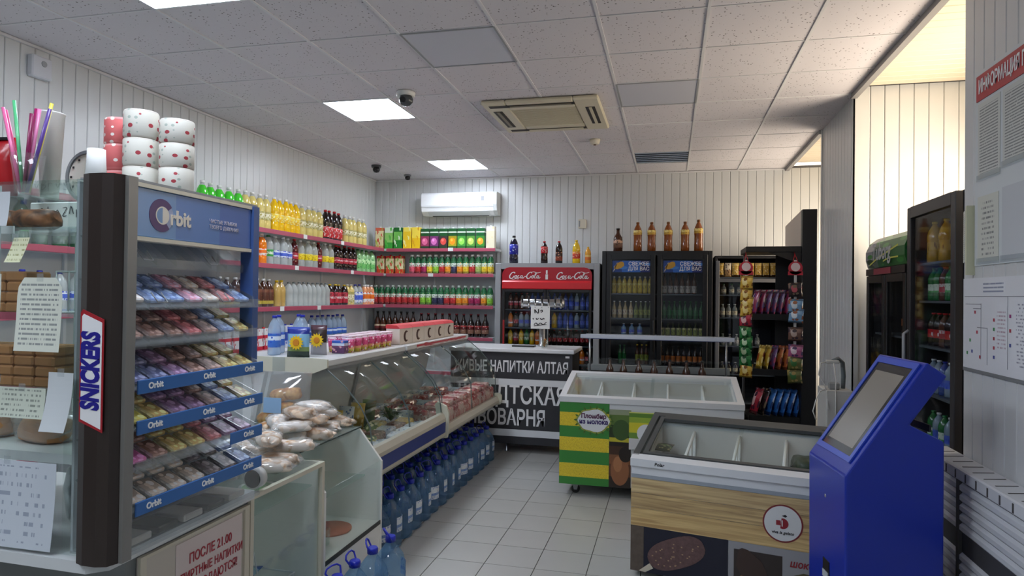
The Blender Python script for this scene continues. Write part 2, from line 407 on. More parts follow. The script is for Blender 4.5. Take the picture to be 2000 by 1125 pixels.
# soffit edge trim where the tile ceiling stops, and recess ceilings of planks
ET = M('soffit_edge_trim', (142,140,140), .5)
struct(MB().box(XR-.03,-2.6,CZ-.035,XR+.012,5.497,CZ+.06).build('trim_3', ET)); struct(MB().box(XR-.03,6.612,CZ-.035,XR+.012,YB,CZ+.06).build('trim_4', ET))
struct(MB().box(XL,YB-.022,CZ-.02,XR-.03,YB-.002,CZ-.003).build('trim_5', BAR)); struct(MB().box(XL+.002,-2.5,CZ-.02,XL+.022,YB-.024,CZ-.003).build('trim_6', BAR))
RPL = M('recess_ceiling_plank', (222,208,184), .4)
def rceil(name, y0, y1):
    c = struct(MB().box(XR+.02,y0,CZ+.075,2.5,y1,CZ+.14).build(name, SEAM))
    n = int((y1-y0)/.1); me = cached(('rcp',), lambda: MB().cbox(XR+.013,.002,CZ+.05,2.39,.098,CZ+.074,.005).mesh('plank', RPL))
    for i in range(n): obj('plank', me, c, (0,y0+.1*i,0))
    return c
rceil('ceiling_recess', 3.56, 5.52); rceil('ceiling_recess_far', 6.6, 8.46)
# outer wall of the recesses with two windows
def outer(name, y0, y1, wy0, wy1, n):
    m = M('recess_wall_paint', (214,206,192), .6)
    b = MB(); b.box(2.4,y0,0,2.5,wy0,CZ+.1); b.box(2.4,wy1,0,2.5,y1,CZ+.1); b.box(2.4,wy0,0,2.5,wy1,.85); b.box(2.4,wy0,2.7,2.5,wy1,CZ+.1)
    struct(b.build(name, m))
    fr = MB()
    for a in (wy0, (wy0+wy1)/2-.025, wy1-.05): fr.box(2.42,a,.85,2.47,a+.05,2.7)
    fr.box(2.42,wy0,.85,2.47,wy1,.9); fr.box(2.42,wy0,2.65,2.47,wy1,2.7)
    f = struct(fr.build('window_%d' % n, WHITE)); MB().box(2.44,wy0,.85,2.448,wy1,2.7).build('pane', CLEAR, f)
outer('wall_recess', 3.56, 5.52, 3.7, 5.2, 1); outer('wall_recess_far', 6.6, 8.46, 6.8, 8.3, 2)
struct(MB().box(1.66,3.46,0,2.5,3.558,CZ+.1).build('wall_recess_near', M('recess_wall_paint',(226,220,208),.6)))

# ------------------------------------------------------------------ ceiling fittings
PANEL = M('lit_diffuser', (232,241,255), .5, emit=PANEL_EMIT)
OFFP = M('unlit_diffuser', (196,198,208), .45)
lit_lab = {(2,12):'lit square ceiling panel behind the white dome camera', (2,16):'lit square ceiling panel above the wall air conditioner', (2,8):'lit square ceiling panel nearest the drinking straws cup', (2,4):'lit square ceiling panel above the sales counter, behind the camera'}
for (i,j) in sorted(LIT):
    x, y = xs[i]+.3, ys[j]+.3
    t = thing('ceiling_light', lit_lab.get((i,j), {(4,6):'added lit square ceiling panel above the aisle, out of view',(4,2):'added lit square ceiling panel farthest behind the camera, out of view'}.get((i,j),'lit square ceiling panel')), 'light', (x,y,CZ-.004), 0, 'lit ceiling panels')
    MB().box(x-.291,y-.291,CZ,x+.291,y+.291,CZ+.012).build('diffuser', PANEL, t)
    f = MB()
    for s in (-1,1): f.box(x+s*.2985,y-.2985,CZ-.004,x+s*.288,y+.2985,CZ+.02); f.box(x-.288,y+s*.2985,CZ-.004,x+.288,y+s*.288,CZ+.02)
    f.build('frame', WMETAL, t)
for (i,j), lab in (((4,10),'unlit pale square ceiling panel between the lit panel and the front'),((6,12),'unlit grey ceiling panel beside the ceiling air conditioner')):
    x, y = xs[i]+.3, ys[j]+.3; t = thing('ceiling_light', lab, 'light', (x,y,CZ-.004), 0, 'unlit ceiling panels')
    MB().box(x-.289,y-.289,CZ-.002,x+.289,y+.289,CZ+.012).build('diffuser', OFFP, t)
    f = MB()
    for s in (-1,1): f.box(x+s*.2985,y-.2985,CZ-.006,x+s*.286,y+.2985,CZ+.02); f.box(x-.286,y+s*.2985,CZ-.006,x+.286,y+s*.286,CZ+.02)
    f.build('frame', GREY, t)
x, y = xs[6]+.3, ys[16]+.3
t = thing('ceiling_vent', 'blue-grey louvred ceiling panel by the back wall', 'vent', (x,y,CZ))
BLG = M('blue_grey_metal', (150,166,188), .45)
MB().box(x-.29,y-.29,CZ+.012,x+.29,y+.29,CZ+.02).build('backing', M('vent_dark',(44,52,62),.7), t)
me = MB().cbox(-.285,-.034,0,.285,.034,.008,.003).mesh('louvre', BLG)
for k in range(6): obj('louvre', me, t, (0,-.245+.098*k,0), (.12,0,0))
# cassette air conditioner
ax, ay = -1.03, 5.56; AC = M('cassette_beige', (205,198,174), .45)
t = thing('ceiling_air_conditioner', 'beige square cassette air conditioner set in the tile ceiling', 'air conditioner', (ax,ay,CZ-.035))
b = MB()
for s in (-1,1): b.cbox(ax+s*.475,ay-.475,CZ-.04,ax+s*.27,ay+.475,CZ-.006,.012); b.cbox(ax-.275,ay+s*.475,CZ-.04,ax+.275,ay+s*.27,CZ-.006,.012)
b.build('panel', AC, t)
VD = M('air_slot_dark', (40,38,34), .6)
g = MB(); g.box(ax-.272,ay-.272,CZ-.022,ax+.272,ay+.272,CZ-.008); gr = g.build('grille', M('grille_beige',(168,158,130),.6), t)
me = MB().box(-.268,-.004,0,.268,.004,.02).mesh('grille_slat', AC)
for k in range(17): obj('grille_slat', me, gr, (0,-.256+.032*k,-.003))
for s in (-1,1):
    for (hx,hy,px,py) in ((.02,.26,s*.385,0),(.26,.02,0,s*.385)):
        sl = MB().box(ax+px-hx*1.6-.006,ay+py-hy*1.0-(.012 if hx>hy else 0),CZ-.0415,ax+px+hx*1.6*(1 if hx<hy else .65)+.006,ay+py+hy+(.012 if hx>hy else 0),CZ-.039).build('air_slot', VD, t)
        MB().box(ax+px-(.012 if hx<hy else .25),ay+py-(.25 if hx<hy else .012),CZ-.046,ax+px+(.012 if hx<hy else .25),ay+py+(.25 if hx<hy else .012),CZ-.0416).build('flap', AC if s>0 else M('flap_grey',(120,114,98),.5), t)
# cameras and detectors
def dome(x, y, s, lab, base, ball):
    t = thing('security_camera', lab, 'camera', (x,y,CZ), 0)
    MB().lathe([(.055*s,-.03*s),(.06*s,-.012*s),(.06*s,0)],18,(x,y,CZ)).build('mount', base, t)
    MB().lathe([(.001,-.095*s),(.028*s,-.088*s),(.042*s,-.068*s),(.044*s,-.05*s),(.036*s,-.03*s)],16,(x+.012*s,y-.02*s,CZ)).build('camera_ball', ball, t)
    MB().lathe([(.018*s,-.01),(.018*s,.0)],12,(x+.012*s,y-.066*s,CZ-.065*s),axis='y').build('lens', BLACK, t)
dome(-2.02,4.78,1.25,'white dome security camera with a dark ball, nearest on ceiling',WHITE,M('camera_grey',(70,74,78),.25))
dome(-3.52,7.45,1.0,'dark dome security camera by the side wall corner',M('camera_dark',(58,60,64),.4),DARK)
dome(-3.38,8.1,.8,'small dark security camera nearest the back wall corner',M('camera_grey2',(110,112,116),.4),DARK)
t = thing('smoke_detector','small cream smoke detector behind the ceiling air conditioner','smoke detector',(-.75,6.6,CZ))
MB().lathe([(.03,-.05),(.045,-.042),(.05,-.02),(.055,0)],18,(-.75,6.6,CZ)).build('detector_body',CREAM,t); MB().lathe([(.012,-.056),(.014,-.05)],10,(-.75,6.6,CZ)).build('sensor',M('sensor_brown',(90,60,30),.5),t)
# wall air conditioner, switch, white box
t = thing('wall_air_conditioner','white split air conditioner on the back wall above cartons','air conditioner',(-2.72,YB,2.62))
ACW = M('ac_white',(244,246,247),.3)
pr = [(YB-.001,2.63),(YB-.13,2.63),(YB-.19,2.68),(YB-.215,2.76),(YB-.215,2.90),(YB-.19,2.925),(YB-.001,2.925)]
MB().prism(pr,-3.24,-2.25,'x').build('housing',ACW,t); MB().prism([(p[0]-(.004 if p[0]<YB-.01 else 0),p[1]) for p in pr],-2.248,-2.20,'x').build('end_cap',M('ac_endcap',(205,208,206),.4),t)
MB().prism([(YB-.12,2.622),(YB-.185,2.665),(YB-.192,2.672),(YB-.13,2.618)],-3.15,-2.3,'x').build('louvre',M('ac_louvre',(228,231,231),.4),t)
MB().box(-3.1,YB-.14,2.618,-2.32,YB-.12,2.63).build('outlet',VD,t); MB().box(-3.24,YB-.2165,2.735,-2.25,YB-.2155,2.739).build('seam',GREY,t)
MB().cbox(-2.41,YB-.2185,2.81,-2.37,YB-.215,2.87,.002).build('display',GREY,t)
t = thing('light_switch','small cream switch box on the back wall over the drinks fridge','switch',(-1.11,YB,2.5))
MB().cbox(-1.16,YB-.03,2.45,-1.06,YB,2.57,.008).build('box',CREAM,t); MB().cbox(-1.155,YB-.036,2.47,-1.135,YB-.03,2.55,.003).build('socket_marks',GREY,t)
t = thing('alarm_box','small white alarm box high on the side wall','alarm',(XL,3.41,2.94))
MB().cbox(XL,3.34,2.94,XL+.05,3.48,3.08,.008).build('case',M('alarm_grey',(200,202,208),.45),t); MB().lathe([(.02,.05),(.018,.054)],12,(XL,3.42,3.035),axis='x').build('sounder',GREY,t)
# ------------------------------------------------------------------ wall shelving
PINK = M('shelf_rail_red', (178,82,102), .4); BKP = M('shelf_back_panel', (206,208,210), .5)
SZ = [2.18, 1.85, 1.44, 1.03, .58]
t = thing('shelving', 'long white wall shelving with red price rails along the side wall', 'shelf', (-3.84,6,0)); left_sh = t
for z in SZ:
    s = MB().box(-3.99,2.95,z-.03,-3.70,8.09,z).build('shelf', WMETAL, t)
    MB().cbox(-3.70,2.95,z-.042,-3.692,8.09,z+.002,.003).build('price_rail', PINK, s)
MB().box(-3.995,2.95,.12,-3.985,8.09,2.28).build('back_panel', BKP, t)
for y in (2.97,3.62,4.75,5.87,6.98,8.05): MB().box(-3.985,y-.012,0,-3.965,y+.012,2.3).build('upright', WMETAL, t)
MB().box(-3.985,2.95,0,-3.7,8.09,.1).build('plinth', WMETAL, t)
t = thing('shelving', 'white wall shelving with red price rails on the back wall', 'shelf', (-3.1,8.3,0))
for z in SZ:
    e = -2.18 if z > 2 else -2.2
    s = MB().box(-3.98,8.14,z-.03,e,8.45,z).build('shelf', WMETAL, t)
    MB().cbox(-3.68,8.132,z-.042,e,8.14,z+.002,.003).build('price_rail', PINK, s)
MB().box(-3.98,8.445,.12,-2.2,8.455,2.25).build('back_panel', BKP, t)
for x in (-3.1,-2.22): MB().box(x-.012,8.425,0,x+.012,8.445,2.28).build('upright', WMETAL, t)
MB().box(-3.68,8.14,0,-2.2,8.45,.1).build('plinth', WMETAL, t)
# white price tags clipped to the rails
for k,(y,z) in enumerate(((5.0,2.16),(6.15,2.16),(6.95,2.16),(6.0,1.83),(7.2,1.83),(5.75,1.42),(6.45,1.42))):
    solid(MB().cbox(0,-.035,-.022,.003,.035,.022,.001),'price_tag',PAPERW,'white price tag on the '+{2.16:'top',1.83:'second',1.42:'third'}[z]+' side-wall rail, '+ORD[[0,1,2,0,1,0,1][k]]+' towards the corner','price tag',(-3.6915,y,z),'price tags on the side-wall rails')
for k,(x,z) in enumerate(((-2.78,2.165),(-3.05,1.832))):
    solid(MB().cbox(-.035,-.003,-.022,.035,0,.022,.001),'price_tag',PAPERW,'white price tag on the '+('top','second')[k]+' rail of the back-wall shelving','price tag',(x,8.1315,z))

# ------------------------------------------------------------------ bottles and cartons
SHAPES = {  # profile (r, z) as shares of radius and height; index where the clear neck begins; cap (r, z0, z1)
 'soda': ([(.82,0),(1,.025),(1,.22),(.95,.26),(.95,.5),(1,.54),(.99,.66),(.8,.78),(.45,.88),(.32,.915),(.32,.95)], 8, (.38,.935,1.0)),
 'wide': ([(.85,0),(1,.03),(1,.60),(.93,.70),(.6,.82),(.34,.89),(.34,.94)], 5, (.40,.925,1.0)),
 'juice': ([(.9,0),(1,.02),(1,.30),(.94,.33),(.94,.62),(1,.66),(.9,.78),(.62,.87),(.5,.90),(.5,.93)], 4, (.56,.90,1.0)),
 'beer': ([(.92,0),(1,.02),(1,.50),(.93,.60),(.5,.74),(.38,.80),(.34,.95)], 4, (.42,.945,1.0)),
 'jug': ([(.86,0),(1,.03),(1,.14),(.95,.17),(1,.20),(1,.30),(.95,.33),(1,.36),(1,.56),(.86,.70),(.5,.82),(.30,.88),(.30,.93)], 99, (.36,.90,1.0)),
 'flask': ([(.9,0),(1,.02),(1,.62),(.8,.72),(.4,.8),(.36,.95)], 4, (.46,.93,1.0)),
}
NECK = GL('clear_bottle_neck', (215,222,220), .08, dens=.35)
def PET(name, c, rough=.12): return M('bottle_'+name, c, rough, spec=.6, coat=.3)
def bottle(name, shape, R, H, body, lab, cap, loc, label, cat='bottle', group=None, lz=(.27,.5), neck=None, n=14):
    prof, nk, (cr, c0, c1) = SHAPES[shape]
    neck = neck or body
    mb = cached(('bb',shape,R,H,body.name,neck.name,n), lambda: MB().lathe([(r*R,z*H) for r,z in prof], n, mis=[0 if i < nk else 1 for i in range(len(prof))]).mesh('bottle', [body,neck]))
    o = tag(obj(name, mb, None, loc, (0,0,random.uniform(-.3,.3))), label, cat, group)
    if lab:
        rr = 1.012*R
        ml = cached(('bl',R,H,lz,lab.name,n), lambda: MB().lathe([(rr*.985,lz[0]*H),(rr,lz[0]*H+.002),(rr,lz[1]*H-.002),(rr*.985,lz[1]*H)], n).mesh('label', lab))
        obj('label', ml, o)
    mc = cached(('bc',shape,R,H,cap.name), lambda: MB().lathe([(cr*R,c0*H),(cr*R,c1*H-.004),(cr*R*.85,c1*H)], 12).mesh('cap', cap))
    obj('cap', mc, o)
    return o
def mono(name, shape, R, H, body, lab, cap, loc, label, cat='bottle', group=None, lz=(.25,.5), n=10):
    """a small far bottle drawn as one turned surface with label and cap zones"""
    def mk():
        P = [(r*R,z*H) for r,z in SHAPES[shape][0]]; c = SHAPES[shape][2]
        zs = sorted(set([z for r,z in P]+[lz[0]*H,lz[1]*H]))
        def rad(z):
            for (r0,z0),(r1,z1) in zip(P,P[1:]):
                if z0 <= z <= z1: return r0+(r1-r0)*(z-z0)/max(z1-z0,1e-6)
            return P[-1][0]
        Q = [(rad(z),z) for z in zs]+[(c[0]*R,P[-1][1]+.0005),(c[0]*R,H)]
        mis = [1 if lz[0]*H-1e-6 <= a[1] and b2[1] <= lz[1]*H+1e-6 else (2 if a[1] >= P[-1][1]-1e-6 else 0) for a,b2 in zip(Q,Q[1:])]+[2]
        return MB().lathe(Q, n, mis=mis).mesh(name, [body,lab or body,cap])
    me = cached(('mono',shape,R,H,body.name,(lab or body).name,cap.name,lz), mk)
    return tag(obj(name, me, None, loc, (0,0,random.uniform(-.4,.4))), label, cat, group)
def carton(name, w, d, h, pm, loc, label, group=None, cap=None, top=None):
    me = cached(('ct',w,d,h,pm.name), lambda: MB().cbox(-w/2,-d/2,0,w/2,d/2,h,.003).mesh('carton', pm))
    o = tag(obj(name, me, None, loc), label, 'carton', group)
    if cap: obj('cap', cached(('cc',cap.name,h), lambda: MB().lathe([(.014,h-.001),(.014,h+.014)],10,(0,-d*.12,0)).mesh('cap',cap)), o)
    return o
W = WHITE
CAPW = M('cap_white',(236,236,234),.35); CAPR = M('cap_red',(190,20,30),.35); CAPG = M('cap_green',(20,110,50),.35); CAPK = M('cap_black',(20,20,22),.35); CAPB = M('cap_blue',(24,40,170),.3); CAPY = M('cap_yellow',(228,190,30),.35)
LWH = PR('label_plain_pale',[(0,(210,206,160)),(.3,(236,232,205)),(.75,(180,170,110))],[(170,160,80)],4)
LYE = PR('label_yellow_lemon',[(0,(236,190,20)),(.5,(246,214,60))],[(250,240,160)],4)
LRED = PR('label_cola_red',[(0,(196,30,40)),(.7,(220,60,60))],[(240,230,230)],5,.3)
LOR = PR('label_orange_white',[(0,(240,236,230)),(.35,(235,120,30)),(.8,(240,236,230))],[(240,90,30)],4,.35)
LGR = PR('label_green_white',[(0,(70,170,80)),(.3,(225,240,220)),(.7,(60,160,70))],[(60,150,70)],5,.35)
LBL = PR('label_blue_white',[(0,(225,232,245)),(.25,(80,110,215)),(.7,(225,232,245))],[(60,80,200)],4,.35)
LYB = PR('label_bright_yellow',[(0,(244,220,30)),(.85,(250,235,110))],[(190,140,20)],5,.3)
LPINK = PR('label_dark_pink',[(0,(180,40,60)),(.4,(225,200,200)),(.6,(150,30,50))],[(210,60,80)],5,.4)
LIGHTG = PR('label_light_green',[(0,(120,200,110)),(.5,(190,230,170))],[(70,160,80)],4,.4)
PAGR = PET('green_lemonade',(70,205,50)); PALE = PET('pale_lemonade',(218,200,120)); YEL = PET('yellow_lemonade',(244,196,10)); COLA = PET('dark_cola',(30,12,10)); CLR = GL('bottle_clear_water',(222,228,226),.08,dens=.45)
ORA = PET('orange_drink',(238,130,20)); REDD = PET('dark_red_drink',(90,18,22)); KVAS = PET('brown_kvass',(72,38,22)); TAN = PET('tan_oil',(200,165,90)); GREENB = PET('green_glass',(18,84,40)); BROWNB = PET('brown_glass',(70,32,12))
XB = -3.80
def run(desc, y0, y1, n, z, shape, R, H, body, lab, cap, shelf, name='soda_bottle', lz=(.27,.5), neck=None, x=XB, group=None, cat='bottle'):
    for k in range(n):
        y = y0+(y1-y0)*(k+.5)/n
        bottle(name, shape, R, H*random.uniform(.985,1.01), body, lab, cap, (x+random.uniform(-.012,.012),y,z+.0008), f'{desc}, {ORD[k]} towards the corner, {shelf}' if n > 1 else f'{desc}, {shelf}', cat, group or f'bottles on the {shelf}', lz, neck)
def H_(h): return h
S1, S2, S3, S4 = 'top side-wall shelf', 'second side-wall shelf', 'third side-wall shelf', 'fourth side-wall shelf'
bottle_h = .345
run('bright green lemonade bottle',4.66,5.24,5,2.18,'soda',.05,.32,PAGR,LGR,CAPW,S1,neck=CLR)
run('pale straw lemonade bottle before the yellow ones',5.26,5.68,4,2.18,'soda',.05,.335,PALE,LWH,CAPW,S1,neck=CLR)
run('bright yellow lemonade bottle',5.69,6.19,5,2.18,'soda',.05,.335,YEL,LYE,CAPW,S1)
run('pale lemonade bottle between yellow ones and colas',6.20,6.66,4,2.18,'soda',.05,.335,PALE,LWH,CAPW,S1,neck=CLR)
run('dark cola bottle with red label',6.67,7.12,4,2.18,'soda',.05,.34,COLA,LRED,CAPR,S1,lz=(.08,.44))
run('pale lemonade bottle beyond the colas',7.14,7.72,5,2.18,'soda',.05,.335,PALE,LWH,CAPW,S1,neck=CLR)
run('orange soda bottle',5.36,5.60,2,1.85,'soda',.05,.285,ORA,LOR,CAPW,S2,neck=CLR)
run('clear soda bottle with green label',5.61,5.72,1,1.85,'soda',.05,.285,CLR,LGR,CAPG,S2)
run('clear soda bottle with blue label',5.73,6.07,3,1.85,'soda',.05,.285,CLR,LBL,CAPW,S2)
run('dark red cola bottle in front of yellow labels',6.08,6.18,1,1.85,'soda',.045,.285,REDD,LPINK,CAPR,S2)
run('clear soda bottle with yellow label',6.19,6.55,3,1.85,'soda',.05,.285,CLR,LYB,CAPW,S2)
run('dark red cola bottle between yellow labels',6.56,6.66,1,1.85,'soda',.045,.285,REDD,LPINK,CAPR,S2)
run('yellow labelled clear bottle past the red cola',6.67,6.92,2,1.85,'soda',.05,.285,CLR,LYB,CAPW,S2)
run('dark cola bottle with red and pink label',6.93,7.48,5,1.85,'soda',.048,.288,COLA,LPINK,CAPR,S2)
run('light green labelled soda bottle near the corner',7.50,7.98,4,1.85,'soda',.052,.28,PET('light_green_soda',(150,200,140)),LIGHTG,CAPG,S2,lz=(.15,.6))
LBR = PR('label_brown_pack',[(0,(196,178,70)),(.22,(92,50,36)),(.8,(120,70,50))],[(170,120,80)],6,.25)
for lo,(d,y0,y1,n,sh,R,H,bd,lb,cp) in enumerate((('brown kvass bottle with white cap',4.9,5.74,8,'wide',.05,.27,KVAS,LBR,CAPW),('tan oil bottle beside the kvass',5.76,5.96,2,'wide',.045,.26,TAN,None,CAPY),
  ('clear grey water bottle',5.98,6.82,9,'soda',.045,.25,CLR,None,M('cap_grey',(120,124,124),.4)),('small dark soda bottle',6.84,7.24,4,'soda',.047,.24,COLA,LPINK,CAPY),('cream labelled bottle',7.26,7.44,2,'wide',.045,.25,PET('cream_juice',(226,200,120)),LWH,CAPW),
  ('bright blue labelled bottle',7.46,7.68,2,'soda',.047,.25,CLR,LBL,CAPB),('orange and cream juice bottle',7.70,7.98,3,'juice',.045,.25,PET('peach_juice',(236,160,110)),LOR,CAPW))):
    run(d,y0,y1,n,1.44,sh,R,H,bd,lb,cp,S3,lz=(.1,.62) if lb else (.27,.5),name='drink_bottle')
run('dark green mineral water bottle',3.1,4.5,11,1.85,'soda',.045,.28,GREENB,LGR,CAPG,S2,name='mineral_bottle')
run('clear mineral water bottle',3.1,4.8,13,1.44,'soda',.045,.26,CLR,LBL,CAPB,S3,name='mineral_bottle')
# fourth shelf: milk cartons, blue water packs
CRW = PR('carton_red_white',[(0,(190,40,60)),(.18,(232,234,236)),(.55,(214,60,80)),(.7,(236,238,240))],[(200,50,70)],4,.3); CBW = PR('carton_blue_white',[(0,(225,230,238)),(.3,(60,90,190)),(.7,(228,232,240))],[(50,80,180)],4,.3)
for k in range(7): carton('milk_carton',.075,.09,.2,CRW,(-3.78,5.02+.115*k,1.031),f'red and white milk carton, {ORD[k]} from the shop front, {S4}',f'milk cartons on the {S4}',CAPR)
for k in range(5): carton('milk_carton',.075,.09,.215,CBW,(-3.78,5.84+.115*k,1.031),f'blue and white milk carton, {ORD[k]} from the shop front, {S4}',f'milk cartons on the {S4}',CAPB)
LWB = PR('label_water_blue',[(0,(60,110,200)),(.5,(210,225,245)),(.8,(60,110,200))],[(40,80,190)],4,.3); PB = GL('bottle_pale_blue',(190,212,232),.08,dens=.4)
run('pale blue water bottle',6.44,7.22,7,1.03,'soda',.05,.30,PB,LWB,CAPB,S4,name='water_bottle')
CBD = PR('carton_dark_blue',[(0,(30,40,110)),(.4,(60,80,170)),(.6,(120,50,70)),(.75,(30,40,120))],[(200,210,230)],5,.25)
for k in range(9): carton('juice_pack',.09,.12,.26,CBD if k%3 else CRW,(-3.78,4.95+.14*k,.581),f'dark blue drink pack, {ORD[k]} from the shop front, lowest side-wall shelf' if k%3 else f'red and white drink pack, {ORD[k//3]} of its colour, lowest side-wall shelf','drink packs on the lowest side-wall shelf')
# ---- back wall shelves
T1, T2, T3, T4 = 'top back-wall shelf','second back-wall shelf','third back-wall shelf','fourth back-wall shelf'
DG = (22,84,40)
def JC(n, hi, mid, fruit, lo): return PR('carton_'+n,[(0,lo),(.12,mid),(.62,hi),(.78,(214,228,212)),(.84,hi)],None,disc=[(fruit,.5,.36,.36,2.1),(tuple(min(255,v+45) for v in fruit),.42,.42,.14,2.1)])
cs = [('cream juice carton with red top',PR('carton_cream_red',[(0,(222,170,110)),(.15,(236,222,170)),(.85,(226,110,80))],[(190,200,80),(220,90,60)],3,.3)),
 ('light green apple juice carton',PR('carton_apple',[(0,(60,170,60)),(.3,(150,210,110)),(.75,(225,240,215))],[(90,190,70)],3,.35)),('green and white apple juice carton',PR('carton_apple2',[(0,(30,140,50)),(.4,(120,200,90)),(.8,(20,110,40))],[(225,240,215)],3,.3)),
 ('yellow pineapple juice carton',PR('carton_yellow',[(0,(244,204,40)),(.8,(250,226,90))],[(250,240,170)],3,.3)),('second yellow juice carton, next to dark green ones',PR('carton_yellow2',[(0,(240,196,30)),(.5,(250,222,80))],[(230,170,30)],3,.3)),
 ('dark green carton with pink berries',JC('berry',DG,(150,50,90),(226,110,150),(24,60,36))),('dark green carton with violet grapes',JC('grape',DG,(120,50,110),(220,120,190),(24,60,36))),('dark green carton with red cherries',JC('cherry',DG,(60,50,50),(220,80,70),(24,60,36))),
 ('dark green carton with orange fruit',JC('orange',DG,(160,150,30),(240,150,30),(30,90,40))),('dark green carton with green apples',JC('apple_dark',DG,(70,150,60),(150,220,90),(30,100,40))),('dark green carton with pale pears',JC('pear',DG,(90,150,60),(200,220,110),(30,100,40))),
 ('dark green carton with an orange peach',JC('peach',(16,92,44),(60,140,50),(245,170,50),(30,100,40))),('cream white carton at the shelf end',PR('carton_white_end',[(0,(228,220,190)),(.8,(240,232,214))],[(232,214,150)],3,.2))]
xs_ = [-3.815,-3.68,-3.55,-3.415,-3.29,-3.165,-3.035,-2.905,-2.78,-2.655,-2.53,-2.40,-2.265]
for (d,m),x in zip(cs,xs_): carton('juice_carton',.112,.085,.285 if x<-3.2 or x>-2.3 else .265,m,(x,8.24,2.181),f'{d}, {T1}','juice cartons on the '+T1,CAPW)
RJ = PR('label_tomato',[(0,(214,70,40)),(.25,(240,225,180)),(.85,(190,40,40))],[(230,90,60),(150,190,90)],3,.33)
for k in range(3): carton('juice_carton',.108,.085,.235,RJ,(-3.79+.135*k,8.23,1.851),f'red topped tomato juice carton, {ORD[k]} from the corner, {T2}','juice cartons on the '+T2,CAPR)
FR = {'red':(196,50,50),'purple':(170,40,90),'yellow':(236,200,50),'green':(140,200,60),'orange':(240,150,40),'dark blue':(50,52,84),'pear green':(170,190,100),'pink':(220,90,110)}
def jl(c): return PR('juice_label_'+c.replace(' ','_'),[(0,tuple(int(v*.55)+20 for v in FR[c])),(.1,FR[c]),(.52,(206,222,206)),(.82,(40,112,66))],[tuple(min(255,int(v*.8)+70) for v in FR[c]),tuple(int(v*.75) for v in FR[c])],3.4,.28)
def juices(cols, x0, x1, z, H, shelf):
    n = len(cols); cnt = {}
    for k,c in enumerate(cols):
        cnt[c] = cnt.get(c,-1)+1
        bottle('juice_bottle','juice',.0405,H,PET('juice_'+c.replace(' ','_'),tuple(int(v*.55) for v in FR[c])),jl(c),CAPW if shelf == T2 else M('cap_pale_green',(214,228,216),.35),(x0+(x1-x0)*(k+.5)/n,8.215+random.uniform(-.006,.006),z+.001),
            f'juice bottle with {c} label, {ORD[cnt[c]]} {c} one from the corner, {shelf}','bottle','juice bottles on the '+shelf,(.06,.66),PET('juice_shoulder',(28,104,60)))
juices(['pink','red','purple','yellow','green','red','orange','dark blue','orange','yellow','red','pear green','yellow','yellow'],-3.385,-2.215,1.85,.25,T2)
juices(['red','red','red','red','red','red','red','red','green','green','dark blue','dark blue','red','red','orange','orange','purple','purple','orange','green'],-3.9,-2.22,1.44,.255,T3)
for k in range(7): bottle('beer_bottle','beer',.043,.315,BROWNB,PR('label_beer_dark',[(0,(60,20,20)),(.3,(120,40,40)),(.7,(210,190,160))],None),CAPK,(-3.83+.085*k,8.22,1.031),f'dark brown beer bottle, {ORD[k]} from the corner, {T4}','bottle','beer bottles on the '+T4,(.2,.45),COLA)
for k in range(10): bottle('wine_bottle','beer',.046,.30,COLA,PR('label_wine_red',[(0,(150,110,90)),(.5,(90,20,24)),(.8,(160,30,36))],[(220,200,190)],4,.25),M('cap_wine_red',(120,20,30),.35),(-3.2+.098*k,8.21,1.031),f'dark bottle with red neck, {ORD[k]} towards the red fridge, {T4}','bottle','wine bottles on the '+T4,(.15,.5))
# ------------------------------------------------------------------ fridges along the back wall
FI = M('fridge_interior', (58,62,68), .5); SHELFW = M('fridge_shelf', (96,104,112), .4, metal=.3)
def fridge_box(t, x0, x1, y0, y1, h, shell, base=.12, wall=.035):
    b = MB(); b.cbox(x0,y0,base,x0+wall,y1,h,.004); b.cbox(x1-wall,y0,base,x1,y1,h,.004); b.box(x0+wall,y1-wall,base,x1-wall,y1,h-wall)
    b.box(x0+wall,y0,h-wall,x1-wall,y1,h); b.box(x0+wall,y0,base,x1-wall,y1,base+wall); b.box(x0+.01,y0+.03,0.0,x1-.01,y1-.02,base); b.build('body', shell, t)
    b = MB(); b.box(x0+wall+.001,y1-wall-.004,base+wall,x1-wall-.001,y1-wall-.001,h-wall-.001); b.build('liner', FI, t)
def fshelves(t, x0, x1, y0, y1, zs):
    for z in zs: MB().box(x0,y0,z-.014,x1,y1,z-.001).build('shelf', SHELFW, t)
def fdoor(t, x0, x1, y, z0, z1, fm, hx=None, fw=.05):
    b = MB(); b.cbox(x0,y-.035,z0,x0+fw,y,z1,.004); b.cbox(x1-fw,y-.035,z0,x1,y,z1,.004); b.box(x0+fw,y-.035,z1-fw,x1-fw,y,z1); b.box(x0+fw,y-.035,z0,x1-fw,y,z0+fw)
    d = b.build('door', fm, t); MB().box(x0+fw,y-.02,z0+fw,x1-fw,y-.014,z1-fw).build('pane', FRIDGEGL, d)
    if hx: MB().tube([(hx,y-.034,1.0),(hx,y-.06,1.02),(hx,y-.06,1.36),(hx,y-.034,1.38)],.009).build('handle', GREY, d)
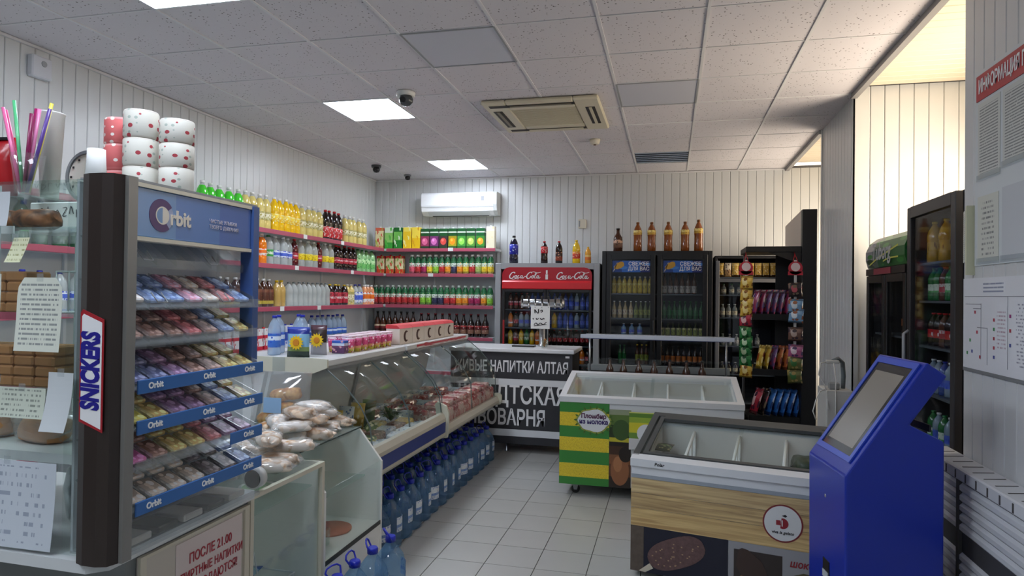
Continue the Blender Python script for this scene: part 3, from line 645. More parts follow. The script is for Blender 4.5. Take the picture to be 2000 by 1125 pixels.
# red drinks fridge
t = thing('drinks_fridge','grey framed two-door drinks fridge with a red lettered header','fridge',(-1.44,8.1,0)); ck = t
CKG = M('fridge_frame_grey',(164,168,172),.4)
x0,x1,yf,h = -2.08,-.81,7.78,1.97
fridge_box(t,x0,x1,yf,8.42,h,CKG,wall=.07)
pts = [(-1.99,1.665)]+[(-1.99+.09*(1-math.cos(a)),1.83+.09*math.sin(a)) for a in (0,.4,.8,1.2,1.57)]+[(-.9-.09*(1-math.cos(a)),1.83+.09*math.sin(a)) for a in (1.57,1.2,.8,.4,0)]+[(-.9,1.665)]
hd = MB().prism(pts,yf-.012,yf+.07,'y').build('header', M('header_red',(176,12,34),.3), t)
MB().prism([(yf-.0125,1.76),(yf-.03,1.74),(yf-.03,1.665),(yf-.012,1.655)],-1.985,-.905,'x').build('header_lip', M('header_bright_red',(222,40,48),.3), hd)
sc_ = MB()
def coke(o, s):
    R,U = (1,0,0),(0,0,1)
    for st,w_ in ([[(1.35,.9),(1.1,1.08),(.7,.95),(.35,.5),(.3,.1),(.55,-.1),(.9,.05),(1.2,.4)],.16],[[(1.35,.3),(1.3,.05),(1.5,-.02),(1.65,.25),(1.6,.48),(1.42,.46),(1.35,.3)],.12],[[(2.15,.42),(1.95,.45),(1.85,.15),(2.0,-.02),(2.25,.12)],.12],
                  [[(2.75,.42),(2.5,.45),(2.42,.12),(2.55,-.02),(2.78,.3)],.12],[[(2.8,.48),(2.72,.1),(2.9,-.03),(3.1,.2)],.12],[[(3.15,.28),(3.45,.3)],.13],
                  [[(4.6,.95),(4.35,1.1),(3.95,.9),(3.65,.5),(3.62,.1),(3.9,-.1),(4.2,.05),(4.45,.35)],.16],[[(4.62,.32),(4.56,.05),(4.76,-.02),(4.9,.25),(4.85,.48),(4.68,.46),(4.62,.32)],.12],[[(5.05,.2),(5.45,.85),(5.5,1.0),(5.32,.95),(5.12,.4),(5.15,0),(5.35,.02)],.11],
                  [[(5.85,.42),(5.62,.45),(5.52,.12),(5.66,-.02),(5.9,.3)],.12],[[(5.92,.48),(5.82,.1),(6.0,-.03),(6.2,.2)],.12],[[(4.3,1.02),(4.9,1.18),(5.6,.98),(6.3,1.12)],.1],[[(.55,-.1),(1.0,-.25),(1.5,-.12),(2.0,-.2)],.09]):
        ribbon(sc_, [(o+s*p[0],1.79+s*p[1]) for p in st], w_*s*1.45, (0,yf-.0125,0), R, U)
coke(-1.915,.064); coke(-1.335,.064)
sc_.build('script_lettering', WHITEINK, hd)
sy = MB().cbox(-1.455,yf-.016,1.775,-1.425,yf-.0125,1.835,.006).cbox(-1.45,yf-.016,1.84,-1.43,yf-.0125,1.885,.004).build('bottle_emblem', WHITEINK, hd)
fdoor(t,-1.985,-1.447,yf+.02,.2,1.655,DARK,-1.475,.03); fdoor(t,-1.443,-.905,yf+.02,.2,1.655,DARK,-1.415,.03)
MB().box(-1.975,yf-.0165,.3,-1.955,yf-.0155,1.28).build('red_strip', M('strip_red',(170,30,34),.4), t)
zc = [.30,.53,.76,.98,1.19,1.41]
fshelves(t,-2.005,-.885,7.86,8.36,zc)
cmix = [('dark cola',COLA,LRED,CAPR),('orange',ORA,LOR,CAPW),('blue labelled',PET('blue_soda',(50,80,160)),LBL,CAPB),('yellow',YEL,LYE,CAPR),('green',PET('green_soda',(40,120,60)),LGR,CAPG),('pale water',PET('pale_water',(140,160,176)),LBL,CAPW),('brown kvass',PET('kvass_cola',(92,52,36)),LPINK,CAPR)]
rows = {1.41:[6,6,6,6,2,2,2,2,2,2,2,2,5,2,2],1.19:[1,0,5,5,5,5,2,2,3,2,2,2,5,2,2],.98:[3,6,3,4,3,1,6,0,0,0,0,0,0,0,0],.76:[1,1,1,1,3,1,1,1,0,0,1,0,0,1,0],.53:[4]*4+[0]*11,.30:[0]*8+[1]*7}
rn = {1.41:'top',1.19:'second',.98:'third',.76:'fourth',.53:'fifth',.30:'lowest'}
for z,cs in rows.items():
    cnt = {}
    for k,c in enumerate(cs):
        d,bd,lb,cp = cmix[c]; cnt[c] = cnt.get(c,-1)+1
        x = -1.955+1.03*(k+.5)/15
        mono('soda_bottle','soda',.0315,.185 if z<1.4 else .2,bd,lb,cp,(x,7.94,z),f'{d} bottle, {ORD[cnt[c]]} of its colour, {rn[z]} shelf in the red-header fridge','bottle','bottles in the red-header fridge')
# bottles on top of it
yt = 7.86
bottle('soda_bottle','soda',.055,.34,PET('blue_black_cola',(20,20,48)),PR('label_blue_cola',[(0,(24,34,150)),(.6,(50,60,190))],[(200,210,240)],4,.3),CAPK,(-1.87,yt,1.9705),'big dark bottle with blue label standing on the red-header fridge','bottle','bottles standing on the red-header fridge',(.32,.68),neck=CLR)
bottle('soda_bottle','soda',.043,.27,COLA,LRED,CAPR,(-1.49,yt,1.9705),'cola bottle with red label and red cap on the red-header fridge','bottle','bottles standing on the red-header fridge',(.45,.75))
bottle('soda_bottle','soda',.043,.27,COLA,PR('label_brownish',[(0,(150,70,50)),(.5,(60,30,30))],[(230,170,130)],4,.3),CAPR,(-1.31,yt,1.9705),'cola bottle with brown lower label on the red-header fridge','bottle','bottles standing on the red-header fridge',(.12,.5))
bottle('soda_bottle','soda',.047,.28,PET('yellow_orange_soda',(240,200,30)),PR('label_red_orange',[(0,(214,70,50)),(.7,(240,150,60))],[(250,230,200)],4,.3),CAPY,(-1.10,yt,1.9705),'yellow soda bottle with red label on the red-header fridge','bottle','bottles standing on the red-header fridge',(.2,.5))
bottle('soda_bottle','soda',.036,.2,PET('amber_soda',(238,170,50)),PR('label_amber',[(0,(226,120,40)),(.6,(250,210,120))],None),CAPY,(-.96,yt,1.9705),'smallest orange soda bottle on the red-header fridge','bottle','bottles standing on the red-header fridge',(.2,.5))
# black two-door fridge
t = thing('display_fridge','tall black two-door glass fridge with blue lettered headers','fridge',(-.16,8.1,0)); bf = t
x0,x1,yf,h = -.785,.465,7.80,2.115
fridge_box(t,x0,x1,yf,8.42,h,BLACK,wall=.05)
HB = PR('header_blue',[(0,(24,60,130)),(.25,(40,100,190)),(.75,(22,40,110))],[(60,130,210)],2.2,.3,axis=0)
LEAF = M('barley_gold',(196,150,50),.5)
for (a,c) in ((-.73,-.17),(-.15,.41)):
    fdoor(t,a,c,yf,.15,h-.045,BLACK,None,.055)
    p = MB().box(a+.07,yf-.03,1.865,c-.06,yf-.022,2.0).build('header_sign', HB, t)
    text('СВЕЖЕЕ',.06,WHITEINK,p,(a+.37,yf-.03,1.962),(1,0,0),(0,0,1),bold=.0006,xs=.95)
    text('ДЛЯ ВАС',.06,WHITEINK,p,(a+.37,yf-.03,1.905),(1,0,0),(0,0,1),bold=.0006,xs=.9)
    MB().prism([(a+.15+.065*math.cos(q)*(.8 if q<3 else 1),1.945+.045*math.sin(q+.5)) for q in [i*.63 for i in range(10)]],yf-.0325,yf-.0305,'y').build('leaf_emblem', LEAF, p)
    MB().prism([(a+.075,1.87),(a+.095,1.89),(a+.13,1.975),(a+.12,1.98)],yf-.0325,yf-.0305,'y').build('stem_emblem', M('emblem_pale',(214,206,190),.5), p)
MB().tube([(-.185,yf-.034,.95),(-.185,yf-.06,.97),(-.185,yf-.06,1.3),(-.185,yf-.034,1.32)],.009).build('handle', DARK, t)
fshelves(t,-.73,.41,7.84,8.36,[.42,.79,1.125,1.33,1.62])
YCAN = PR('label_yellow_can',[(0,(214,190,60)),(.5,(226,214,110)),(.8,(190,170,50))],[(120,110,40)],4,.3); LWS = PR('label_white_script',[(0,(190,186,180)),(.8,(60,30,20))],[(50,40,40)],6,.3); LGB = PR('label_green_beer',[(0,(24,110,50)),(.5,(190,210,180))],[(20,90,40)],4,.35); LCR = PR('label_cream_can',[(0,(214,202,170)),(.5,(150,110,80)),(.75,(220,212,190))],[(120,60,40)],4,.3); LYG = PR('label_yellow_green',[(0,(150,160,70)),(.5,(212,206,140))],[(40,60,30)],4,.3); LOB = PR('label_orange_beer',[(0,(190,110,50)),(.5,(200,160,90))],None)
def rowm(xa,xb,n,z,desc,where,shape,R,H,bd,lb,cp,name='beer_bottle',lz=(.2,.5),y=7.92,grp='bottles in the black two-door fridge'):
    for k in range(n): mono(name,shape,R,H,bd,lb,cp,(xa+(xb-xa)*(k+.5)/n,y,z),f'{desc}, {ORD[k]} in row, {where}','bottle',grp,lz)
L_, R_ = 'fridge door under the orange bottle end', 'fridge door beside the chips cabinet'
bl = lambda s: f'{s} shelf, black fridge, door beside the red fridge'
br = lambda s: f'{s} shelf, black fridge, door beside the cabinet'
rowm(-.68,-.2,8,1.62,'yellow beer bottle',bl('top'),'wide',.028,.2,PET('yellow_beer',(200,176,70)),YCAN,CAPW,lz=(.1,.6))
rowm(-.10,.30,6,1.62,'brown bottle with white label',br('top'),'beer',.03,.245,BROWNB,LWS,CAPK,lz=(.05,.38))
rowm(-.68,-.42,4,1.33,'cream labelled beer bottle',bl('second'),'beer',.026,.2,PET('cream_beer',(190,170,130)),LCR,CAPW)
rowm(-.42,-.2,4,1.33,'pale green labelled bottle',bl('second'),'beer',.026,.2,PET('pale_green_beer',(110,120,80)),LYG,CAPW)
rowm(-.10,.38,8,1.33,'green beer bottle',br('second'),'beer',.028,.205,GREENB,LGB,CAPG)
rowm(-.58,-.3,3,1.125,'blue labelled jar',bl('third'),'flask',.032,.14,PET('blue_jar',(110,150,190)),LBL,CAPW,name='jar')
rowm(-.12,.38,8,1.125,'green bottle with yellow label',br('third'),'beer',.028,.165,PET('olive_glass',(50,60,26)),LYG,CAPK,lz=(.1,.6))
rowm(-.60,-.5,2,.79,'green beer bottle',bl('fourth'),'beer',.024,.22,GREENB,LGB,CAPG); rowm(-.40,-.24,3,.79,'dark yellow-labelled bottle',bl('fourth'),'beer',.025,.23,BROWNB,LYG,CAPY)
rowm(-.12,.38,8,.79,'dark bottle with orange label',br('fourth'),'beer',.028,.22,COLA,LOB,CAPK)
for x,k in ((-.61,0),): bottle('beer_bottle','beer',.055,.275,BROWNB,PR('label_dark_beer_tan',[(0,(110,70,50)),(.6,(214,170,140))],[(60,30,20)],4,.35),CAPK,(x,7.9,2.1155),'dark brown short beer bottle standing alone on the black fridge','bottle','bottles standing on the black fridge',(.15,.5))
AMB = PET('amber_beer',(142,74,22)); GLD = PR('label_gold',[(0,(214,170,60)),(.5,(240,214,120))],[(150,100,30)],4,.3)
for k,x in enumerate((-.38,-.22,-.03,.16,.31)): bottle('beer_bottle','soda',.05,.345+.02*(k==4),AMB,GLD,M('cap_brown',(120,70,20),.4),(x,7.9,2.1155),f'amber plastic beer bottle with gold label, {ORD[k]} of five from the dark short one','bottle','bottles standing on the black fridge',(.56,.72))
# third cabinet with packs on its top shelf
t = thing('display_cabinet','dark open cabinet with gold snack packs along its top','cabinet',(.84,8.1,0))
fridge_box(t,.49,1.20,7.84,8.42,2.06,M('cabinet_dark',(40,40,42),.45),wall=.03)
fshelves(t,.52,1.17,7.86,8.36,[.40,.72,1.04,1.36,1.62,1.82])
b = MB(); b.cbox(.50,7.80,.15,.54,7.838,2.0,.004); b.cbox(1.15,7.80,.15,1.19,7.838,2.0,.004); b.box(.54,7.80,1.76,1.15,7.838,1.80); d = b.build('door', M('cabinet_frame',(120,120,122),.4), t); MB().box(.54,7.81,.15,1.15,7.816,1.76).build('pane', FRIDGEGL, d)
GOLDP = PR('pack_gold',[(0,(70,50,24)),(.15,(210,170,70)),(.8,(238,206,120))],[(250,236,200),(120,60,20)],4,.25); MIXP = PR('pack_cream_brown',[(0,(190,150,100)),(.5,(240,226,200))],[(90,50,30)],4,.3)
def bag_mesh(w,h,t,mat,key,nu=7,nv=9,wr=.12):
    def mk():
        rnd = random.Random(hash((w,h,t)) & 255); vs = []; fs = []
        def half(s):
            o = len(vs)
            for j in range(nv):
                v = j/(nv-1)
                for i in range(nu):
                    u = i/(nu-1); e = (math.sin(math.pi*u)**.55 if 0<u<1 else 0)*(math.sin(math.pi*min(max((v-.06)/.88,0),1))**.6 if .06<v<.94 else 0)
                    edge = 1-.06*math.sin(math.pi*v)*(abs(u-.5)*2)**2
                    vs.append(((u-.5)*w*edge, s*(t/2*e*(1+rnd.uniform(-wr,wr))+.0012), v*h))
            for j in range(nv-1):
                for i in range(nu-1):
                    a = o+j*nu+i; q = (a,a+1,a+nu+1,a+nu); fs.append(q if s<0 else q[::-1])
            return o
        a = half(-1); b = half(1)
        rim = [i for i in range(nu)]+[nu*j+nu-1 for j in range(1,nv)]+[nu*(nv-1)+i for i in range(nu-2,-1,-1)]+[nu*j for j in range(nv-2,0,-1)]
        for k in range(len(rim)):
            p,q = rim[k],rim[(k+1)%len(rim)]; fs.append((a+q,a+p,b+p,b+q))
        return MB().add(vs,fs,0,True).mesh(key,mat)
    return cached(('bag',w,h,t,mat.name),mk)
def bag(name,w,h,t,mat,loc,rot,label,group=None,cat='snack pack'):
    return tag(obj(name,bag_mesh(w,h,t,mat,name),None,loc,rot),label,cat,group)
for k in range(8): bag('snack_pack',.075,.16,.035,GOLDP if k not in (1,) else MIXP,(.555+.082*k,7.9,1.822),(-.08,0,0),f'gold snack pack, {ORD[k]} from the black fridge, on top cabinet shelf','packs along the cabinet top')
rowm(.55,.75,3,1.36,'pale labelled jar','upper cabinet shelf behind the hanging packs','flask',.03,.15,PET('grey_jar',(120,124,120)),LCR,CAPW,name='jar',grp='jars in the dark cabinet'); rowm(.55,1.0,6,1.04,'small grey jar','middle cabinet shelf behind the hanging packs','flask',.028,.13,PET('grey_jar',(120,124,120)),LWS,CAPW,name='jar',grp='jars in the dark cabinet'); rowm(.55,1.12,8,.72,'small dark jar','lower cabinet shelf behind the hanging packs','flask',.028,.13,COLA,LCR,CAPW,name='jar',grp='jars in the dark cabinet'); rowm(.55,.9,4,1.62,'small cream jar','second highest cabinet shelf','flask',.03,.12,PET('grey_jar',(120,124,120)),LCR,CAPG,name='jar',grp='jars in the dark cabinet')

# ------------------------------------------------------------------ draught drinks counter
t = thing('drinks_counter','black chalkboard drinks counter with white top and white lettering','counter',(-1.56,6.7,0))
CHALK = M('chalkboard_print',(52,52,56),.6,noise=.25,nscale=9); CW = M('counter_white',(228,230,232),.3)
xa,xb,ya,yb = -2.19,-.93,6.46,7.02
b = MB(); b.box(xa+.01,ya+.015,.13,xb-.01,yb,1.005); b.build('carcass', M('carcass_black',(34,34,36),.5), t)
MB().cbox(xa-.015,ya-.025,1.006,xb+.02,yb+.02,1.045,.006).build('worktop', CW, t)
p1 = MB().box(xa,ya,.74,xb,ya+.014,1.004).build('front_panel', CHALK, t); p2 = MB().box(xa,ya,.235,xb,ya+.014,.675).build('front_panel', CHALK, t); p3 = MB().box(xa,ya,.09,xb,ya+.014,.165).build('front_panel', CHALK, t)
MB().box(xa,ya-.004,.676,xb,ya+.014,.739).build('white_strip', CW, t); MB().box(xa,ya-.004,.166,xb,ya+.014,.234).build('white_strip', CW, t)
for x in (xa+.06,-1.6,xb-.08):
    for y in (ya+.06,yb-.08): MB().lathe([(.022,0),(.022,.01),(.014,.02),(.014,.13)],10,(x,y,0)).build('leg', STEEL, t)
text('ЖИВЫЕ НАПИТКИ АЛТАЯ',.155,WHITEINK,p1,(-1.56,ya,.855),(1,0,0),(0,0,1),bold=.003,xs=.60)
text('ШТАДТСКАЯ',.255,WHITEINK,p2,(-1.545,ya,.573),(1,0,0),(0,0,1),bold=.005,xs=.69)
text('ПИВОВАРНЯ',.215,WHITEINK,p2,(-1.655,ya,.345),(1,0,0),(0,0,1),bold=.005,xs=.69)
MB().box(-1.0,ya-.002,.965,-.96,ya-.0005,.985).build('sticker', WHITEINK, p1)
t = thing('beer_tap_tower','steel T-shaped beer tap tower on the drinks counter','beer tap',(-1.31,6.85,1.0455))
MB().lathe([(.05,1.0455),(.05,1.06),(.034,1.07),(.034,1.46)],16,(-1.31,6.85,0)).build('column', STEEL, t)
MB().lathe([(.03,-.235),(.043,-.225),(.043,.225),(.03,.235)],16,(-1.31,6.85,1.5),axis='x').build('crossbar', STEEL, t)
for dx in (-.2,-.13,-.06,.01,.08,.15,.21):
    f = MB().tube([(-1.31+dx,6.81,1.5),(-1.31+dx,6.765,1.5),(-1.31+dx,6.76,1.45)],.011).build('tap', STEEL, t); MB().tube([(-1.31+dx,6.765,1.505),(-1.31+dx,6.755,1.575)],[.008,.012]).build('tap_handle', DARK, f)
t = thing('handwritten_note','white handwritten note hanging on the beer tap tower','note',(-1.32,6.75,1.24))
MB().box(-1.415,6.752,1.235,-1.215,6.755,1.47).build('sheet', PAPERW, t)
hw = MB()
for st in ([(-.055,.19),(-.05,.15)],[(-.055,.19),(-.02,.15),(-.018,.195)],[(-.0,.175),(.015,.185),(.02,.17),(.005,.16)],[(-.07,.1),(-.065,.085)],[(-.04,.1),(-.03,.085),(-.015,.1)],[(.0,.1),(.015,.085),(.03,.1),(.04,.09)],[(-.06,.03),(-.04,.05),(-.02,.03),(.0,.05),(.03,.035),(.06,.06)],[(-.06,.02),(.06,.035)]): ribbon(hw,[(p[0]*1.1-1.315,p[1]*1.0+1.245) for p in st],.011,(0,6.7515,0),(1,0,0),(0,0,1))
hw.build('handwriting', INK, t)
t = thing('drip_tray','black drip tray on the white drinks counter top','tray',(-1.46,6.78,1.0455))
MB().cbox(-1.6,6.68,1.0455,-1.36,6.78,1.06,.004).build('tray', DARK, t); MB().box(-1.59,6.69,1.0605,-1.37,6.77,1.062).build('grid', GREY, t)
t = thing('snack_glass','small glass of brown snacks at the foot of the beer tap','glass',(-1.26,6.72,1.0455))
MB().lathe([(.001,1.05),(.03,1.0455),(.04,1.12),(.038,1.12),(.028,1.052),(.001,1.052)],14,(-1.26,6.72,0)).build('tumbler', CLEAR, t)
b = MB()
for k in range(14): a = k*2.4; b.cbox(-1.26+.018*math.cos(a)*(k%3)/2-.009,6.72+.018*math.sin(a)*(k%3)/2-.009,1.053+.0055*k,-1.26+.018*math.cos(a)*(k%3)/2+.009,6.72+.018*math.sin(a)*(k%3)/2+.009,1.065+.0055*k,.003)
o = b.build('snacks', M('rusk_brown',(150,105,50),.7,noise=.3), t); o['kind'] = 'stuff'
# ------------------------------------------------------------------ glass-topped cooler island behind the green freezer
t = thing('cooler_island','grey bottle cooler with raised glass canopy behind the green freezer','cooler',(-.12,6.35,0))
DG_ = M('cooler_dark_grey',(74,76,78),.45)
b = MB(); b.box(-.80,6.02,.06,.56,6.06,.80); b.box(-.80,6.64,.06,.56,6.68,.84); b.box(-.80,6.06,.06,-.76,6.64,.80); b.box(.52,6.06,.06,.56,6.64,.80); b.box(-.76,6.06,.06,.52,6.64,.745); b.build('cabinet', DG_, t)
MB().box(-.80,6.62,.841,.56,6.68,.90).build('back_rail', M('rail_grey',(150,152,152),.45), t)
MB().cbox(-.80,6.06,1.205,.55,6.5,1.215,.003).build('canopy', GL('canopy_glass',(226,234,240),.05,dens=.35), t)
MB().cbox(-.80,6.05,1.195,.55,6.06,1.232,.003).build('canopy_edge', M('canopy_edge_blue_white',(190,198,214),.2), t); MB().box(-.78,6.3,1.175,.53,6.34,1.204).build('lamp_strip', M('lamp_strip_blue',(60,72,140),.4), t)
for x in (-.74,.5): MB().tube([(x,6.3,.745),(x,6.3,1.2)],.011).build('post', STEEL, t)
MB().box(-.79,6.055,.801,.545,6.06,1.02).build('front_pane', CASEGL, t)
for x in (-.71,.47):
    for y in (6.1,6.6): MB().lathe([(.03,0),(.03,.06)],10,(x,y,0)).build('foot', BLACK, t)
for k,x in enumerate((-.55,-.42,-.28,-.14,0,.15,.29)): bottle('beer_bottle','beer',.037,.255,BROWNB,PR('label_dark_beer_tan',[(0,(110,70,50)),(.6,(214,170,140))],[(60,30,20)],4,.35),CAPK,(x,6.3-.04*(k%2),.7455),f'brown beer bottle, {ORD[k]} from the drinks counter, in the glass-canopy cooler','bottle','beer bottles in the canopy cooler',(.15,.45))
# ------------------------------------------------------------------ sales counter at the front with the bread showcase
t = thing('sales_counter','white sales counter carrying the sweets rack and bread showcase','counter',(-2.2,1.95,0))
CBODY = M('counter_grey_laminate',(120,124,124),.5); CTOP = M('counter_edge_white',(216,220,220),.35)
MB().prism([(-3.6,1.70),(-1.66,1.64),(-1.615,1.70),(-1.615,2.30),(-3.6,2.30)],0,.765,'z').build('carcass', CBODY, t)
MB().prism([(-3.6,1.60),(-1.62,1.56),(-1.575,1.60),(-1.585,2.30),(-3.6,2.30)],.766,.80,'z').build('worktop', CTOP, t)
fp = MB().cbox(-1.614,1.74,.02,-1.606,2.29,.745,.002).build('front_panel', M('panel_offwhite',(206,198,186),.5), t)
f = MB(); f.box(-1.606,1.74,.02,-1.597,1.765,.745); f.box(-1.606,2.262,.02,-1.597,2.29,.745); f.box(-1.606,1.765,.735,-1.597,2.262,.745); f.build('panel_frame', CREAM, t)
t = thing('warning_sign','white paper alcohol sales notice with red lettering on the counter front','sign',(-1.605,2.08,.08))
sgn = MB().box(-1.6055,1.90,.10,-1.6035,2.25,.725).build('sheet', M('sign_paper_pink',(226,212,208),.7), t)
SR = M('sign_red',(176,52,62),.6); SN = M('sign_navy',(50,50,90),.6)
for i,(s_,sz,z,m) in enumerate((('ПОСЛЕ 21.00',.047,.655,SR),('СПИРТНЫЕ НАПИТКИ',.041,.60,SR),('НЕ ПРОДАЮТСЯ!',.044,.55,SR),('Чтобы продавца',.036,.495,SN),('не просить!',.036,.45,SN),('Спасибо',.03,.40,SN))):
    text(s_,sz,m,sgn,(-1.6035,2.075,z),(0,1,0),(0,0,1),bold=.0005,xs=.80)
# glass showcase
t = thing('bread_showcase','glass showcase full of bread and taped with price notes','showcase',(-2.4,1.9,.80)); case = t
MB().box(-3.4,1.585,.802,-1.66,1.59,1.895).build('front_pane', CASEGL, t); MB().box(-1.74,1.592,.802,-1.735,2.22,1.895).build('side_pane', CASEGL, t)
MB().prism([(-3.4,1.575),(-1.66,1.575),(-1.66,1.598),(-1.735,1.598),(-1.735,2.23),(-3.4,2.23)],1.8955,1.9035,'z').build('top_pane', GL('top_glass_green',(206,226,218),.03), t)
for y in (2.2,): 
    for x in (-3.3,-2.35,-1.75): MB().box(x-.008,y-.008,.801,x+.008,y+.008,1.894).build('post', WMETAL, t)
MB().box(-2.0-.004,1.591,.802,-2.0+.004,1.597,1.895).build('pane_joint', M('joint_silver',(200,206,206),.3), t)
SHG = GL('shelf_glass',(214,230,224),.04,dens=.08)
PSH = M('shelf_white',(224,226,226),.4)
for z,m,y0 in ((1.775,SHG,1.66),(1.50,SHG,1.72),(1.255,SHG,1.66)):
    s = MB().box(-3.3,y0,z-.008,-1.76,2.19,z).build('shelf', m, t)
    MB().box(-3.3,y0-.006,z-.02,-2.02,y0,z+.004).build('price_rail', PINK if z<1.6 else PSH, s)
s = MB().box(-3.3,1.66,1.055,-1.76,2.19,1.07).build('shelf', PSH, t); MB().box(-3.3,1.652,1.045,-1.76,1.66,1.075).build('price_rail', PSH, s)
# bread
def blob(name, L, Wd, Hh, mat, seed, nu=12, nv=8, amp=.10):
    def mk():
        rnd = random.Random(seed); ph = [rnd.uniform(0,6) for _ in range(6)]; vs = []; fs = []
        for j in range(nv+1):
            th = math.pi*j/nv
            for i in range(nu):
                a = 2*math.pi*i/nu
                x,y,z = math.cos(th), math.sin(th)*math.cos(a), math.sin(th)*math.sin(a)
                k = 1+amp*(math.sin(3*a+ph[0]+2*th)*.5+math.sin(5*th+ph[1])*.4+math.sin(2*a+4*th+ph[2])*.4)
                sq = lambda q,p: math.copysign(abs(q)**p,q)
                X,Yy,Z = sq(x,.75)*L/2*k, sq(y,.8)*Wd/2*k, sq(z,.8)*Hh/2*k
                vs.append((X,Yy,max(Z,-Hh*.42)+Hh*.42))
        for j in range(nv):
            for i in range(nu): fs.append((j*nu+i,j*nu+(i+1)%nu,(j+1)*nu+(i+1)%nu,(j+1)*nu+i))
        return MB().add(vs,fs,0,True).mesh(name,mat)
    return cached(('blob',name,L,Wd,Hh,seed,mat.name),mk)
CRUST = M('bread_crust',(200,136,78),.55,noise=.45,nscale=22,bump=.25); DCR = GRAIN('pastry_dark_crust',(140,88,52),(66,38,24),(16,16,16),(.38,.6)); SWEET = M('pastry_cream_brown',(200,162,112),.6,noise=.4,nscale=35,bump=.4)
FILM = GL('plastic_film',(236,240,242),.10,dens=.16,fres=1.7)
for k,(x,y,z,L,mt,d) in enumerate(((-2.04,1.80,1.0708,.20,CRUST,'loaf of bread in clear film beside the outer showcase corner'),(-2.30,1.82,1.0708,.2,CRUST,'round loaf of bread in clear film, further inside the showcase'),(-2.56,1.82,1.0708,.2,CRUST,'loaf of bread in clear film, deepest along the white shelf'))):
    o = thing('bread_loaf',d,'bread',(x,y,z),random.uniform(-.2,.2),'bread on the white showcase shelf'); LOCAL.add(o.name)
    obj('crust',blob('loaf',L,.13,.095,mt,k),o); obj('wrapper',blob('wrapper',L*1.2,.15,.108,FILM,k+30,amp=.16),o,(0,0,-.0004))
for k,(x,y,d) in enumerate(((-2.02,1.735,'dark glazed pastry at the end of the top showcase shelf'),(-2.175,1.74,'dark glazed pastry second along the top showcase shelf'),(-2.33,1.75,'dark glazed pastry third along the top showcase shelf'),(-2.49,1.76,'dark glazed pastry deepest on the top showcase shelf'))):
    obj_ = obj('pastry',blob('pastry',.15,.11,.075,DCR,k+3),None,(x,y,1.7755),(0,0,.5*k)); tag(obj_,d,'pastry','pastries on the top showcase shelf')
BISC = M('biscuit_box_tan',(176,124,76),.6,noise=.18,nscale=18)
me = MB().cbox(-.042,-.05,0,.042,.05,.034,.006).mesh('biscuit_pack',BISC)
n = 0
for (x0,nx,z0,nz,wh) in ((-2.21,2,1.501,4,'middle showcase shelf'),(-2.26,4,1.256,4,'lower glass showcase shelf')):
    for a in range(nx):
        for c in range(nz):
            o = obj('biscuit_pack',me,None,(x0+.087*a+random.uniform(-.003,.003),1.80,z0+.0346*c),(0,0,random.uniform(-.04,.04))); tag(o,f'tan biscuit pack, {ORD[c]} from the bottom, {ORD[a]} stack, {wh}','biscuits','biscuit packs in the showcase')
t = thing('wire_basket','small white wire basket on the middle showcase shelf','basket',(-1.92,1.9,1.501))
b = MB(); X0,X1,Y0,Y1,Z0,Z1 = -2.01,-1.80,1.80,2.0,1.504,1.64
for z in (Z0,Z1): b.tube([(X0,Y0,z),(X1,Y0,z),(X1,Y1,z),(X0,Y1,z)],.0035,6,closed=True)
b.build('rim',WMETAL,t); b = MB()
for k in range(5):
    x = X0+(X1-X0)*k/4; b.tube([(x,Y0,Z1),(x,Y0,Z0),(x,Y1,Z0),(x,Y1,Z1)],.0025,5)
o = b.build('wires',WMETAL,t); o['kind'] = 'stuff'
t = thing('price_box','long white box with handwritten marks on the top showcase shelf','box',(-2.04,1.9,1.7755))
MB().cbox(-2.20,1.86,1.7758,-1.93,1.96,1.885,.004).build('box',PAPERW,t); hb = MB()
for k,st in enumerate(([(0,0),(.01,.03),(.02,.0)],[(.03,0),(.03,.03),(.045,.015),(.03,.01)],[(.055,.03),(.055,0),(.07,0)],[(.08,0),(.09,.03),(.1,0)],[(.11,.03),(.125,.03),(.11,0),(.125,0)],[(.135,0),(.14,.03),(.15,.0)],[(.16,.0),(.16,.03)],[(.175,.03),(.175,0),(.19,.03),(.19,0)])): ribbon(hb,[(p[0]*1.15-2.18,p[1]*.9+1.83+.006*(k%3)) for p in st],.0035,(0,1.8595,0),(1,0,0),(0,0,1))
hb.build('handwriting',INK,t)
t = thing('metal_bowl','round steel bowl standing behind the big paper on the counter','bowl',(-1.82,1.9,.801))
MB().lathe([(.05,0),(.075,.05),(.085,.14),(.075,.2),(.05,.22),(.048,.218),(.07,.14),(.04,.02)],24,(-1.84,1.80,.801)).build('bowl',STEEL,t)
